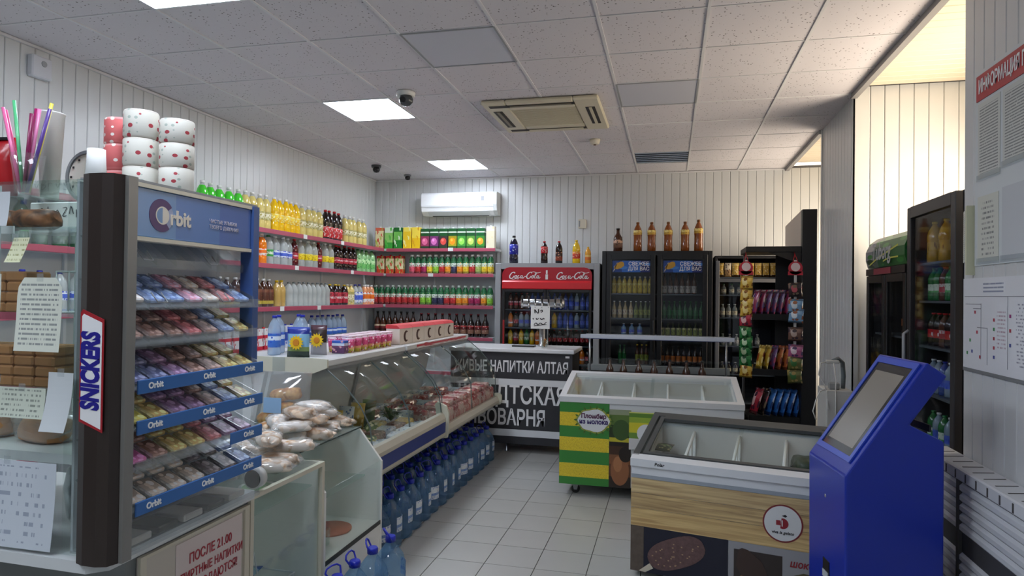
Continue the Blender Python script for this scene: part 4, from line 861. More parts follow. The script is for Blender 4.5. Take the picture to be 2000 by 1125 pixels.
# paper notes taped to the glass
HN = PAPER('handwritten_paper',(214,216,206),(96,100,112),11,.62)
HN2 = PAPER('ruled_note_paper',(218,222,208),(110,116,120),15,.55); HN3 = PAPER('greenish_note_paper',(204,212,196),(110,118,110),6,.5); HN4 = PAPER('bluish_big_paper',(204,212,220),(140,150,170),9,.45)
def note(x0,z0,x1,z1,m,lab,y=1.5845,curl=.010,ear=0,rx=0):
    n = 8; vs = []; fs = []
    for i in range(n+1):
        v = i/n; z = z0+(z1-z0)*v; d = curl*(1-v)**2+.0006
        for x in (x0,x1): vs.append((x+rx*v,y-d,z))
        if v > .85 and ear: vs[-1] = (x1-ear*(v-.85)/.15,y-d,z); vs[-2] = (x0+ear*(v-.85)/.15,y-d,z)
    k = len(vs)
    vs += [(a,b+.0005,c) for a,b,c in vs]
    for i in range(n): a = 2*i; fs += [(a,a+1,a+3,a+2),(k+a+1,k+a,k+a+2,k+a+3),(a,a+2,k+a+2,k+a),(a+3,a+1,k+a+1,k+a+3)]
    o = thing('paper_note',lab,'note',((x0+x1)/2,y,z0),0,'notes taped on the bread showcase')
    MB().add(vs,fs).build('sheet',m,o)
    MB().box((x0+x1)/2-.012,y-.0011,z1-.012,(x0+x1)/2+.012,y-.0004,z1+.012).build('tape',ACRYL,o)
note(-1.912,1.395,-1.745,1.615,HN2,'squared white note with handwritten rows beside the brown rack column',ear=.025)
note(-2.08,1.40,-1.975,1.625,HN,'narrow white handwritten note at the edge of the showcase pane')
note(-2.06,1.77,-1.948,1.875,M('grey_note',(196,200,204),.7),'plain grey note near the top of the showcase pane')
note(-1.955,1.66,-1.895,1.735,PAPER('yellowish_tag_paper',(224,226,190),(150,150,90),5,.5),'small yellowish price note under the grey one',rx=.025)
note(-1.975,1.195,-1.80,1.285,HN3,'greenish landscape price note above the loaves')
note(-1.79,1.165,-1.70,1.335,M('plain_hung_sheet',(204,210,212),.7),'plain white sheet hanging by the brown rack column',curl=.03)
note(-2.12,.812,-1.755,1.065,HN4,'large pale blue handwritten sheet low on the showcase pane',curl=.016)
note(-1.99,1.275,-1.972,1.31,PAPERW,'tiny white price tag on the pane',curl=.002)
# clutter on top of the showcase
TZ = 1.904
t = thing('straw_cup','clear cup full of coloured straws on the showcase top','cup',(-2.14,1.80,TZ))
MB().lathe([(.001,TZ+.003),(.035,TZ+.0004),(.052,TZ+.135),(.050,TZ+.135),(.033,TZ+.004)],18,(-2.14,1.80,0)).build('cup',GL('clear_cup',(250,250,250),.06,dens=.03),t)
for k,(c,dx,dz,dy) in enumerate((((214,70,130),-.125,.30,.02),((90,190,130),-.065,.325,0),((226,110,160),-.10,.30,-.01),((150,20,90),.02,.295,.01),((220,130,180),.045,.29,.0),((236,226,90),.085,.31,.01),((96,70,150),.10,.285,-.01),((130,30,80),.035,.27,-.02),((120,130,120),.05,.25,.02))):
    b0 = Vector((-2.15+dx*.12,1.80+dy*.4,TZ+.006)); b1 = Vector((-2.14+dx,1.80+dy,TZ+dz))
    o = thing('drinking_straw',('pink','green','light pink','dark magenta','pale pink','yellow tipped','violet','dark red','grey green')[k]+' drinking straw standing in the clear cup','straw',tuple(b0),0,'straws in the clear cup')
    MB().tube([b0,b0.lerp(b1,.5),b1],.0058,8).build('tube',M('straw_%d' % k,c,.3),o)
t = thing('paper_cup_stack','tall white paper cup behind the straws on the showcase top','cup',(-2.17,1.90,TZ))
MB().lathe([(.028,0),(.043,.30),(.046,.303),(.043,.306),(.040,.30),(.026,.02),(.001,.02)],20,(-2.16,1.90,TZ+.0005)).build('cup',PAPERW,t)
t = thing('round_clock','round steel rimmed clock behind the straw cup on showcase top','clock',(-2.12,2.03,TZ))
MB().lathe([(.085,-.02),(.098,-.016),(.098,.02),(.088,.022),(.085,-.02)],36,(-2.12,2.03,TZ+.0985),axis='y').build('rim',M('clock_rim',(150,156,164),.25,metal=.8),t)
MB().lathe([(.0845,-.012),(.0845,-.008)],36,(-2.12,2.03,TZ+.0985),axis='y').build('dial',M('dial_cream',(230,230,220),.5),t)
b = MB()
for k in range(12): a = k*math.pi/6; b.box(-2.12+.072*math.cos(a)-.004,2.0145,TZ+.0985+.072*math.sin(a)-.004,-2.12+.072*math.cos(a)+.004,2.016,TZ+.0985+.072*math.sin(a)+.004)
o = b.build('hour_marks',INK,t); o['kind'] = 'stuff'
b = MB(); b.box(-2.123,2.013,TZ+.096,-2.117,2.0145,TZ+.16); b.build('hand',INK,t); MB().box(-2.12,2.013,TZ+.095,-2.075,2.0145,TZ+.101).build('hand',INK,t)
t = thing('small_paper_cup','small plain white paper cup beside the brown rack column','cup',(-1.80,1.745,TZ))
MB().lathe([(.033,0),(.028,.08),(.026,.128),(.024,.128)],18,(-1.80,1.745,TZ+.0005)).build('cup',PAPERW,t)
o = thing('red_snack_bag','red crisp bag with white emblem on the showcase top','snack bag',(-2.30,1.82,TZ+.0005),.15); LOCAL.add(o.name)
obj('bag',bag_mesh(.16,.205,.06,M('foil_red',(190,30,38),.25,noise=.25,nscale=14,bump=.3),'bag'),o)
obj('emblem',MB().lathe([(.032,-.034),(.03,-.0345)],14,(.0,0,.135),axis='y').mesh('emblem',WHITEINK),o); obj('zip_band',MB().box(-.06,-.012,.195,.06,.012,.204).mesh('zip_band',DARK),o)
# toilet paper
TPW = PR('toilet_paper_wrap',[(0,(206,200,190)),(.06,(214,212,202)),(.94,(204,198,188))],[(170,56,66),(168,178,168)],2.8,.22,rough=.6,rand=.35); TPP = PR('toilet_paper_pink',[(0,(222,120,120)),(.1,(214,104,104)),(.92,(226,150,150))],[(240,232,226)],3.4,.22,rough=.6,rand=.35)
me1 = MB().lathe([(.02,0),(.052,0),(.055,.004),(.055,.088),(.052,.092),(.02,.092)],20).mesh('toilet_roll',TPW)
me2 = MB().lathe([(.02,0),(.052,0),(.055,.004),(.055,.088),(.052,.092),(.02,.092)],20).mesh('toilet_roll',TPP)
for c,(x,y) in enumerate(((-1.775,1.90),(-1.655,1.93),(-1.893,1.94))):
    for k in range(3):
        if c==2 and k==0: pass
        z = (1.9041 if c == 0 else 1.9165)+(.0965 if c == 0 else .0825)*k
        if c == 2: z = 1.9041+.0925*k
        o = obj('toilet_roll',me2 if c==2 else me1,None,(x,y,z),(0,0,.7*k)); o.scale = (1,1,(1.04,.885,1)[c])
        tag(o,('wrapped toilet roll, %s from the bottom of the stack over the blue header' % ORD[k] if c==0 else 'wrapped toilet roll, %s from the bottom of the stack nearer the aisle' % ORD[k] if c==1 else 'pink wrapped toilet roll, %s from the bottom, behind the white stacks' % ORD[k]),'toilet roll','toilet rolls on the sweets rack')
# ------------------------------------------------------------------ sweets rack
BRN = M('rack_brown',(48,38,33),.35); SILV = M('rack_grey_edge',(132,130,126),.35); OBL = PR('rack_header_blue',[(0,(104,144,190)),(.35,(88,126,184)),(.7,(82,112,176))],None,axis=1,rough=.25)
t = thing('sweets_rack','countertop sweets rack with brown side column and blue lettered header','rack',(-1.72,1.9,.801)); rack = t
col = MB().prism([(-1.655,1.575),(-1.64,1.548),(-1.61,1.538),(-1.565,1.538),(-1.535,1.548),(-1.525,1.575),(-1.525,1.60),(-1.655,1.60)],.8005,1.912,'z').build('side_column', BRN, t)
MB().box(-1.528,1.578,.8005,-1.512,1.612,1.910).build('column_edge', SILV, t)
MB().box(-1.72,1.602,.8005,-1.66,1.612,1.91).build('side_panel', ACRYL, t)
LG_W = WHITEINK; lgR = M('logo_red',(170,34,44),.4); lgB = M('logo_blue',(36,30,140),.4)
yl = 1.5375
def par(x0,x1,z0,z1,sk,y0,y1): return [(x0,z0+sk),(x1,z0),(x1,z1-sk),(x0,z1)]
def plate(pl,y,th,name,m,par_): return MB().prism(pl,y-th,y,'y').build(name,m,par_)
lp = plate([(-1.628,1.207),(-1.547,1.178),(-1.547,1.497),(-1.62,1.525),(-1.628,1.515)],yl,.0012,'logo_plate',lgR,col)
plate([(-1.622,1.214),(-1.553,1.188),(-1.553,1.488),(-1.616,1.512),(-1.622,1.505)],yl-.0012,.0008,'logo_ground',LG_W,col)
text('SNICKERS',.083,lgB,col,(-1.5875,yl-.002,1.35),(0,0,1),(-1,0,0),bold=.0042,xs=.60,shear=.12,off=.0006)
hd = MB().cbox(-1.605,1.613,1.745,-1.566,2.222,1.895,.003).build('header', OBL, t)
MB().box(-1.612,1.613,1.8955,-1.562,2.222,1.908).build('header_trim', CREAM, t); MB().box(-1.608,1.613,1.732,-1.562,2.222,1.7445).build('header_trim', CREAM, t)
MB().box(-1.72,1.613,1.9085,-1.562,2.255,1.916).build('top_board', M('rack_top_grey',(150,152,152),.5), t)
MB().box(-1.61,2.223,1.30,-1.555,2.258,1.908).build('right_post', M('rack_post_blue',(66,94,150),.35), t); MB().box(-1.72,2.228,.801,-1.60,2.238,1.905).build('side_panel', ACRYL, t)
MB().box(-1.73,1.613,.801,-1.722,2.25,1.905).build('back_panel', M('rack_back',(190,194,198),.4), t)
MB().box(-1.72,1.613,.801,-1.53,2.255,.812).build('base', ACRYL, t); MB().box(-1.534,1.615,.8125,-1.530,2.25,.905).build('front_guard', ACRYL, t)
for k in range(5): tag(obj('flat_pack',cached(('fp',k%2),lambda: MB().cbox(-.06,-.045,0,.06,.045,.022,.004).mesh('flat_pack',M('flat_pack_%d' % (k%2),((206,200,190),(70,70,64))[k%2],.4))),None,(-1.62,1.70+.115*k,.8125)),f'flat {("cream","dark")[k%2]} pack lying in the bottom of the sweets rack, {ORD[k]} from brown side','sweets','flat packs in the rack bottom')
# header lettering: ring O, rbit and two small lines
hx = -1.566
def annulus(r0,r1,cy,cz,a0,a1,mat,name,sx=1.0,n=26,y=hx,off=.0012):
    vs = []; fs = []
    for i in range(n+1):
        a = a0+(a1-a0)*i/n
        for r in (r0,r1): vs.append((y+off,cy+r*math.cos(a)*sx,cz+r*math.sin(a))); vs.append((y,cy+r*math.cos(a)*sx,cz+r*math.sin(a)))
    for i in range(n): k=4*i; fs += [(k,k+2,k+6,k+4),(k+2,k+3,k+7,k+6),(k+1,k,k+4,k+5)]
    return MB().add(vs,fs).build(name,mat,hd)
annulus(.026,.052,1.765,1.818,.6,5.4,M('ring_purple',(76,52,104),.4),'logo_ring'); annulus(.027,.05,1.765,1.818,5.3,7.0,M('ring_pale',(150,160,190),.4),'logo_ring',off=.001)
annulus(.0,.0255,1.768,1.818,-1.57,1.57,M('letter_cream',(222,214,200),.4),'logo_letter',off=.0014); annulus(.0,.0255,1.768,1.818,1.57,4.71,M('letter_blue_half',(112,146,186),.4),'logo_letter',off=.0014); annulus(.0245,.0285,1.768,1.818,0,6.29,M('letter_cream',(222,214,200),.4),'logo_letter',off=.0016)
text('rbit',.066,M('letter_cream',(222,214,200),.4),hd,(hx,1.80,1.814),(0,1,0),(0,0,1),bold=.0022,xs=.98,align='LEFT')
text('ЧИСТЫЕ УЛЫБКИ',.017,M('letter_lilac',(190,190,210),.5),hd,(hx,1.985,1.826),(0,1,0),(0,0,1),bold=.0004,align='LEFT'); text('ТВОЕГО ДЫХАНИЯ',.017,M('letter_lilac',(190,190,210),.5),hd,(hx,1.985,1.806),(0,1,0),(0,0,1),bold=.0004,align='LEFT')
STRIP = M('tray_strip_blue',(62,112,178),.3)
trays = [(1.655,None),(1.525,None),(1.415,None),(1.285,1),(1.165,1),(1.045,2),(.925,1)]
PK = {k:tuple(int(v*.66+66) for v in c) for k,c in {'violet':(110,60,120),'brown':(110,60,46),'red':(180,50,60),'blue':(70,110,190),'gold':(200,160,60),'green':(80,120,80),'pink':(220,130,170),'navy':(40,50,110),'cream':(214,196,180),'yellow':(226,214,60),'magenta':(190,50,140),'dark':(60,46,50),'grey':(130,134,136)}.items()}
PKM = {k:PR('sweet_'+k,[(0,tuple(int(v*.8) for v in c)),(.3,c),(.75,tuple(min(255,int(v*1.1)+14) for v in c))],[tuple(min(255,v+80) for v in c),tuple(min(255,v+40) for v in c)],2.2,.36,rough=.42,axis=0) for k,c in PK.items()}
fill = {1: ['cream','blue','blue','pink','cream','red','blue'], 2: ['brown','brown','brown','red','brown','blue','gold'], 3:['navy','navy','violet','brown','brown','gold','gold'], 4:['yellow','gold','violet','violet','brown','blue','gold'], 5:['magenta','brown','gold','gold','red','violet','violet'], 6:['cream','cream','cream','cream','dark','dark','blue']}
lvl = {1:'second tray under the header',2:'third tray under the header',3:'highest blue-strip tray',4:'second blue-strip tray',5:'third blue-strip tray',6:'lowest blue-strip tray'}
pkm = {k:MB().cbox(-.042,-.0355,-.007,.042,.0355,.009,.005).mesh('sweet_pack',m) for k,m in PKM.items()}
for ti,(z,st) in enumerate(trays):
    xf = -1.525 if ti else -1.60
    if ti in (1,2): xf = -1.545
    b = MB(); b.prism([(xf,z),(-1.718,z+.085),(-1.718,z+.089),(xf,z+.004)],1.615,2.226,'y')
    tr = b.build('tray', ACRYL, rack)
    for k in range(8):
        y = 1.62+.086*k; MB().prism([(xf-.004,z+.006),(-1.715,z+.09),(-1.715,z+.115),(xf-.004,z+.035)],y-.001,y+.001,'y').build('divider', ACRYL, tr)
    if st:
        if st == 2: s0,s1 = 2.06,2.245
        else: s0,s1 = 1.632,2.245
        sb = MB().cbox(xf+.0005,s0,z-.012,xf+.0075,s1,z+.030,.002).build('strip', STRIP, tr)
        for y in ((1.70,1.94,2.16) if st == 1 else (2.16,)): text('Orbit',.026,WHITEINK,sb,(xf+.0075,y,z+.009),(0,1,0),(0,0,1),bold=.0009,off=.001)
    if st != 1: MB().box(xf+.0005,1.632,z-.004,xf+.006,2.06 if st == 2 else 2.245,z+.028).build('clear_lip', ACRYL, tr)
    if ti in (0,1):
        for y in (1.70,2.0): MB().tube([(xf+.004,y,z+.05),(xf+.03,y,z+.02),(xf+.03,y+.04,z+.02),(xf+.004,y+.04,z+.05)],.002,5).build('wire_hook', GREY, tr)
    if ti == 0: continue
    cnt = {}
    for c in range(7):
        col_ = fill[ti][c]
        for d in range(2):
            x = xf-.055-.085*d; sl = .085/(1.718+xf)
            cnt[col_] = cnt.get(col_,-1)+1
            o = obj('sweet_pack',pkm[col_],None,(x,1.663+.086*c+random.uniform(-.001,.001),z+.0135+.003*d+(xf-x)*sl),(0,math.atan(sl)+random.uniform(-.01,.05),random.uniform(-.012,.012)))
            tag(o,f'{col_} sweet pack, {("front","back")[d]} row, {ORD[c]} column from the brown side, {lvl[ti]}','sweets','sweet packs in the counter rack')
# ------------------------------------------------------------------ glass counters
LAM = M('white_laminate',(234,233,227),.4); LAMG = M('inner_laminate',(240,241,238),.5)
t = thing('glass_counter','flat fronted glass counter with cream posts, empty grey inside','showcase',(-1.98,2.58,0)); XF = -1.60
ca = t
for y in (2.30,2.85):
    MB().box(XF-.022,y,0,XF,y+.022,.774).build('post', CREAM, t)
MB().box(-2.36,2.30,0,XF-.024,2.312,.774).build('side_wall', LAM, t); MB().box(-2.36,2.86,0,XF-.024,2.872,.774).build('side_wall', LAM, t)
MB().box(-2.37,2.30,0,-2.361,2.872,.774).build('back_wall', LAMG, t); MB().box(-2.36,2.313,.04,XF-.024,2.859,.06).build('floor_board', LAM, t)
MB().box(XF-.02,2.323,.06,XF-.015,2.849,.755).build('front_pane', CASEGL, t); MB().cbox(-2.37,2.30,.7745,XF+.004,2.872,.782,.001).build('top_pane', CASEGL, t)
MB().box(XF-.022,2.322,.755,XF,2.85,.774).build('top_bar', CREAM, t); MB().box(-2.355,2.314,.655,-1.66,2.858,.663).build('glass_shelf', SHG, t)
t = thing('price_plate','white and green plate on the glass shelf of the flat counter','plate',(-1.86,2.72,.6635))
MB().lathe([(.001,.668),(.05,.6635),(.085,.675),(.083,.678),(.05,.668),(.001,.670)],20,(-1.86,2.72,0)).build('plate', M('plate_pale',(226,230,226),.3), t); MB().lathe([(.03,.671),(.07,.6755)],20,(-1.86,2.72,0)).build('green_ring', M('plate_green',(120,180,120),.4), t)
t = thing('wire_rack','white wire rack with blue packs on the flat counter floor','rack',(-1.85,2.5,.061))
b = MB()
for z in (.07,.30):
    b.tube([(-2.0,2.35,z),(-1.66,2.35,z),(-1.66,2.72,z),(-2.0,2.72,z)],.004,6,closed=True)
b.build('frame', WMETAL, t); b = MB()
for k in range(7): y = 2.36+.058*k; b.tube([(-1.66,y,.30),(-1.66,y,.07),(-2.0,y,.07),(-2.0,y,.30)],.003,5)
b.tube([(-1.66,2.35,.30),(-1.665,2.42,.50),(-1.665,2.47,.30)],.003,5); o = b.build('wires', WMETAL, t); o['kind'] = 'stuff'
for k in range(4): bag('blue_pack',.12,.17,.04,PR('pack_blue_teal',[(0,(60,110,150)),(.5,(120,160,180)),(.8,(50,90,140))],[(200,210,214)],4,.3),(-1.78,2.44,.21+.045*k),(-1.5,0,.2),f'blue pack lying in the white wire rack, {ORD[k]} from the glass front','blue packs in the wire rack')
# slanted counter
t = thing('slanted_counter','white counter with slanted glass front and pastries on top','showcase',(-1.98,3.2,0)); cb = t
prof = [(-1.60,0),(-1.60,.62),(-1.745,.80),(-2.38,.80),(-2.38,0)]
for y0,y1 in ((2.874,2.890),(3.514,3.530)): MB().prism(prof,y0,y1,'y').build('side_wall', LAM, t)
MB().box(-2.375,2.891,.0,-2.36,3.513,.795).build('back_wall', LAMG, t); MB().box(-2.359,2.891,.265,-1.605,3.513,.28).build('floor_board', LAM, t)
MB().box(-1.612,2.891,0,-1.602,3.513,.262).build('front_panel', LAM, t); MB().box(-1.606,2.891,.262,-1.601,3.513,.284).build('dark_edge', DARK, t)
MB().sweep([(-1.606,.285),(-1.606,.622)],.005,2.891,3.513,'y').build('front_pane', CASEGL, t); MB().sweep([(-1.606,.624),(-1.748,.797)],.005,2.891,3.513,'y').build('slanted_pane', CASEGL, t)
MB().cbox(-2.38,2.874,.8008,-1.735,3.53,.809,.001).build('top_pane', GL('counter_top_glass',(214,228,224),.04,dens=.10), t); MB().box(-2.355,2.893,.53,-1.70,3.511,.538).build('glass_shelf', SHG, t)
MB().tube([(-1.7365,2.88,.8045),(-1.7365,3.525,.8045)],.004,6).build('top_edge', M('dark_glass_edge',(52,66,64),.2), t)
solid(MB().lathe([(.001,0),(.11,0),(.115,.006),(.115,.012),(.001,.014)],28),'orange_disc',M('disc_terracotta',(188,108,78),.6),'flat terracotta disc on the floor of the slanted counter','disc',(-1.80,3.30,.281))
for k,(x,y) in enumerate(((-1.72,3.00),(-1.80,3.05),(-1.73,3.1))):
    o = solid(MB().lathe([(.03,0),(.034,.005),(.036,.08),(.033,.08),(.03,.006)],14),'glass_tumbler',CLEAR,f'clear glass tumbler, {ORD[k]} beside the terracotta disc','glass',(x,y,.281),'tumblers in the slanted counter')
for k in range(4): solid(MB().cbox(-.05,-.035,0,.05,.035,.03,.006),'small_box',M('box_pale_%d' % (k%2),((206,196,196),(176,190,206))[k%2],.5),f'small pale box on the glass shelf of the slanted counter, {ORD[k]} from the front','box',(-1.95,2.98+.1*k,.5385),'boxes on the slanted counter shelf')
# pastries piled on top
ROLL = GRAIN('roll_pale_dough',(240,226,212),(206,164,120),(16,16,16),(.36,.52)); ROLLW = GRAIN('roll_sugar_white',(244,236,230),(222,196,170),(20,20,20),(.34,.5)); ROLLB = GRAIN('roll_brown',(232,208,182),(186,134,84),(14,14,14),(.40,.58))
random.seed(21)
spots = [(-1.86,2.50,0),(-1.73,2.60,0),(-1.86,2.62,0),(-1.75,2.72,0),(-1.90,2.80,0),(-1.78,2.88,0),(-1.93,2.98,0),(-1.82,3.06,0),(-1.96,3.16,0),(-1.86,3.26,0),(-2.02,3.34,0),(-1.88,3.42,0),(-2.03,2.52,0),(-2.05,2.72,0),(-2.08,2.92,0),(-2.12,3.12,0),(-1.84,2.56,1),(-1.83,2.76,1),(-1.88,2.94,1),(-1.91,3.14,1),(-1.95,3.32,1),(-2.02,2.84,1),(-2.04,3.06,1),(-1.9,3.04,2),(-1.94,3.24,2)]
for k,(x,y,l) in enumerate(spots):
    z0 = .7826 if y < 2.83 else .8096
    mt = (ROLLW,ROLL,ROLLW,ROLLB)[k%4]
    o = thing('sweet_roll',f'{("sugar white","pale","sugar white","browned")[k%4]} sweet roll in film, {("bottom layer","second layer","top layer")[l]} of the counter pile, {ORD[[q for q in range(len(spots)) if spots[q][2]==l].index(k)]} from the rack','pastry',(x,y+.10 if y > 2.9 else y,max(z0,.8096 if l else z0)+.056*l),random.uniform(-1,1),'sweet rolls piled on the glass counters'); LOCAL.add(o.name)
    obj('roll',blob('roll',.20,.11,.058,mt,k%5,14,10,.16),o); obj('wrapper',blob('roll_film',.212,.118,.062,FILM,40+k%4,14,10,.22),o,(0,0,-.0003))
t = thing('tape_dispenser','black and white tape roll at the edge of the glass counter','tape',(-1.63,2.37,.7826))
MB().lathe([(.022,-.02),(.042,-.02),(.042,.02),(.022,.02),(.022,-.02)],22,(-1.63,2.37,.8262),axis='y').build('tape_ring',M('tape_white',(206,206,204),.4),t); MB().lathe([(.001,-.0215),(.036,-.0215),(.036,.0215),(.001,.0215)],22,(-1.63,2.37,.8262),axis='y').build('core',M('tape_core_black',(10,10,14),.8,spec=.2),t)
t = thing('bun_bag','clear bag of golden buns with a pale blue label','bread',(-2.28,3.62,.81)); 
z0 = .8096
for k,(dx,dy,dz) in enumerate(((0,0,0),(.1,.03,0),(-.09,.02,0),(.05,.0,.07),(-.04,.02,.07),(.0,.01,.14),(.06,.02,.15))):
    obj('bun',blob('bun',.12,.10,.075,GRAIN('bun_gold',(226,176,104),(176,112,52),(12,12,12),(.35,.6)),k%3+60),t,(-2.20+dx+2.28,3.42+dy-3.62,z0+dz-.81))
obj('bag',bag_mesh(.38,.31,.22,FILM,'bag'),t,(.08,-.19,z0-.8095),(0,0,.1))
MB().box(-2.23,3.305,.90,-2.12,3.31,.985).build('label',M('label_pale_blue',(150,186,224),.5),t)
# ------------------------------------------------------------------ refrigerated showcases
COOLW = M('cooler_white',(218,221,222),.3); COOLI = M('cooler_liner',(206,211,214),.4); BUMP = M('bumper_cream',(196,190,174),.4); BSTR = M('bumper_blue',(36,52,128),.35)
def cooler(name, lab, y0, y1, stripe):
    t = thing('refrigerated_showcase',lab,'showcase',(-2.2,(y0+y1)/2,0))
    b = MB(); b.prism([(-2.62,.0),(-2.14,.0),(-2.14,.40),(-1.70,.47),(-1.70,.53),(-2.62,.53)],y0+.02,y1-.02,'y'); b.build('base',M('cooler_base_grey',(62,64,68),.5),t)
    MB().box(-2.52,y0+.025,.531,-1.705,y1-.025,.552).build('deck',COOLI,t)
    MB().sweep([(-2.50,.553),(-2.44,.75),(-2.36,1.12)],.02,y0+.025,y1-.025,'y').build('inner_back',COOLI,t)
    MB().prism([(-2.66,.531),(-2.53,.531),(-2.40,1.135),(-2.66,1.135)],y0+.02,y1-.02,'y').build('rear_body',COOLW,t)
    MB().cbox(-2.68,y0,1.136,-1.985,y1,1.182,.008).build('top_shelf',COOLW,t)
    MB().box(-2.0,y0+.03,1.118,-1.99,y1-.03,1.135).build('top_lip',GREY,t)
    zt_ = .64 if stripe else .535
    bm_ = MB().prism([(-1.70,.49),(-1.665,.495),(-1.65,.515),(-1.65,zt_),(-1.67,zt_+.035),(-1.70,zt_+.038)],y0,y1,'y').build('bumper',BUMP,t)
    if stripe: MB().box(-1.6495,y0+.01,.535,-1.648,y1-.01,.615).build('stripe',BSTR,bm_)
    zg = .686 if stripe else .575
    gl = [(-1.685,zg),(-1.70,.80),(-1.765,.92),(-1.865,1.03),(-1.995,1.132)]
    n = 2
    for k in range(n):
        a = y0+.012+(y1-y0-.024)*k/n; c = y0+.012+(y1-y0-.024)*(k+1)/n
        MB().sweep(gl,.005,a+.002,c-.002,'y',smooth=True).build('curved_pane',CASEGL,t)
        if k: MB().sweep([(p[0]-.006,p[1]) for p in gl],.008,a-.004,a+.004,'y').build('pane_joint',M('joint_dark',(92,104,104),.3),t)
    for y in (y0+.006,y1-.012):
        MB().prism([(p[0]-.002,p[1]) for p in gl]+[(-2.40,1.132),(-2.48,.70),(-2.48,.56),(-1.69,.56)],y,y+.005,'y').build('end_pane',CASEGL,t)
        MB().sweep([(p[0]+.003,p[1]) for p in gl],.006,y-.001,y+.006,'y').build('end_frame',M('joint_dark',(92,104,104),.3),t)
    return t
c1 = cooler('a','refrigerated showcase with blue stripe and curved glass beside the slanted counter',3.56,4.77,True)
c2 = cooler('b','refrigerated showcase with cream bumper and curved glass by the drinks counter',4.80,6.40,False)
MB().prism([(-1.70,.48),(-1.64,.49),(-1.63,.54),(-1.63,.68),(-1.65,.73),(-1.72,.76),(-1.74,.74)],4.772,4.797,'y').build('joint_cover',M('cream_joint',(206,204,186),.4),c1)
MB().prism([(-1.70,.48),(-1.64,.49),(-1.63,.52),(-1.63,.575),(-1.65,.60),(-1.70,.60)],6.385,6.42,'y').build('end_cover',M('cream_joint',(206,204,186),.4),c2)
MB().prism([(-2.68,1.10),(-2.06,1.10),(-1.97,1.135),(-1.97,1.185),(-2.06,1.19),(-2.68,1.19)],3.545,3.5595,'y').build('end_cap',M('cream_joint',(206,204,186),.4),c1)
MB().box(-2.33,3.537,1.085,-2.25,3.5445,1.19).build('price_holder',ACRYL,c1)
b = MB().box(-1.984,5.0,1.14,-1.9815,6.3,1.178); rp = b.build('lip_print',PR('lip_red_print',[(0,(226,220,218)),(.4,(206,70,80)),(.8,(228,224,222))],[(190,40,60)],9,.4,axis=2),c2)
# goods in the first showcase
HERB = M('herb_green',(70,104,46),.6,noise=.5,nscale=40); SALAD = PR('pack_salad',[(0,(96,120,60)),(.5,(206,200,120)),(.8,(80,110,60))],[(230,226,180)],4,.35); BRP = PR('pack_brown_meat',[(0,(96,62,50)),(.5,(150,96,76)),(.8,(110,74,58))],[(190,150,130)],5,.35); SIL = PR('pack_silver',[(0,(176,182,186)),(.5,(208,212,216))],[(90,120,170)],5,.28); TUB = PR('tub_white_blue',[(0,(214,222,226)),(.4,(120,160,200)),(.7,(222,228,230))],[(70,110,170)],4,.3); YEP = PR('pack_yellow_cheese',[(0,(196,160,60)),(.5,(226,196,100))],[(240,226,170)],4,.3)
REDM = PR('pack_red_sausage',[(0,(196,96,90)),(.35,(214,150,140)),(.7,(180,60,60))],[(230,200,190),(170,50,60)],4,.34); PINKM = PR('pack_pink_ham',[(0,(220,150,146)),(.5,(232,190,180))],[(196,80,84)],4,.32); BLT = PR('tray_blue_white',[(0,(110,150,190)),(.5,(206,220,230))],[(80,120,180)],5,.3)
dz = .5525
def good(kind,mt,x,y,rz,lab,grp,z=dz,w_=.14,d_=.1,h_=.045,rx=0):
    if kind == 'bag': return bag('food_pack',w_,.19,h_,mt,(x,y,z+.03),(-1.35+rx,0,rz),lab,grp,'food pack')
    if kind == 'bagup': return bag('food_pack',w_,.21,h_,mt,(x,y,z+.002),(-.15,0,rz),lab,grp,'food pack')
    me = cached(('good',kind,mt.name,w_,d_,h_), lambda: (MB().cbox(-w_/2,-d_/2,0,w_/2,d_/2,h_,.012) if kind=='box' else MB().lathe([(.042,0),(.052,.06),(.055,.062),(.055,.068),(.001,.068)],16)).mesh(kind,mt))
    return tag(obj('food_pack' if kind=='box' else 'food_tub',me,None,(x,y,z),(0,0,rz)),lab,'food pack',grp)
G1 = 'food packs in the blue-striped showcase'; random.seed(4)
lines = [(-1.80,'front line'),(-1.95,'second line'),(-2.10,'third line'),(-2.26,'rear line')]
DZ1 = .5525
types = {'front line':[('tub',TUB,'white and blue tub'),('box',SIL,'silver wrapped pack'),('tub',TUB,'white and blue tub'),('box',SIL,'silver wrapped pack'),('box',TUB,'pale blue pack'),('box',SIL,'silver wrapped pack'),('tub',TUB,'white and blue tub')],
 'second line':[('box',SIL,'silver wrapped pack'),('tub',TUB,'white and blue tub'),('box',SALAD,'green and cream pack'),('box',BRP,'brown meat pack'),('box',SIL,'silver wrapped pack'),('box',BRP,'brown meat pack'),('box',YEP,'yellow cheese pack')],
 'third line':[('box',HERB,'green herb pack'),('box',BRP,'brown meat pack'),('box',SIL,'silver wrapped pack'),('box',BRP,'brown meat pack'),('bag',SALAD,'green and cream pack'),('box',YEP,'yellow cheese pack'),('box',BLT,'blue and white tray')],
 'rear line':[('bagup',BRP,'upright brown pack'),('bagup',BRP,'upright brown pack'),('bagup',SALAD,'upright green and cream pack'),('bagup',YEP,'upright yellow pack'),('bagup',BLT,'upright blue and white pack'),('bagup',YEP,'upright yellow pack'),('bagup',HERB,'upright green pack')]}
for x,ln in lines:
    for k,(kd,mt,d) in enumerate(types[ln]): good(kd,mt,x+random.uniform(-.01,.01),3.68+.165*k,random.uniform(-.15,.15),f'{d}, {ln} of the blue-striped showcase, {ORD[k]} from the slanted counter',G1,w_=.12,d_=.12,h_=.085)
G2 = 'food packs in the cream-bumper showcase'
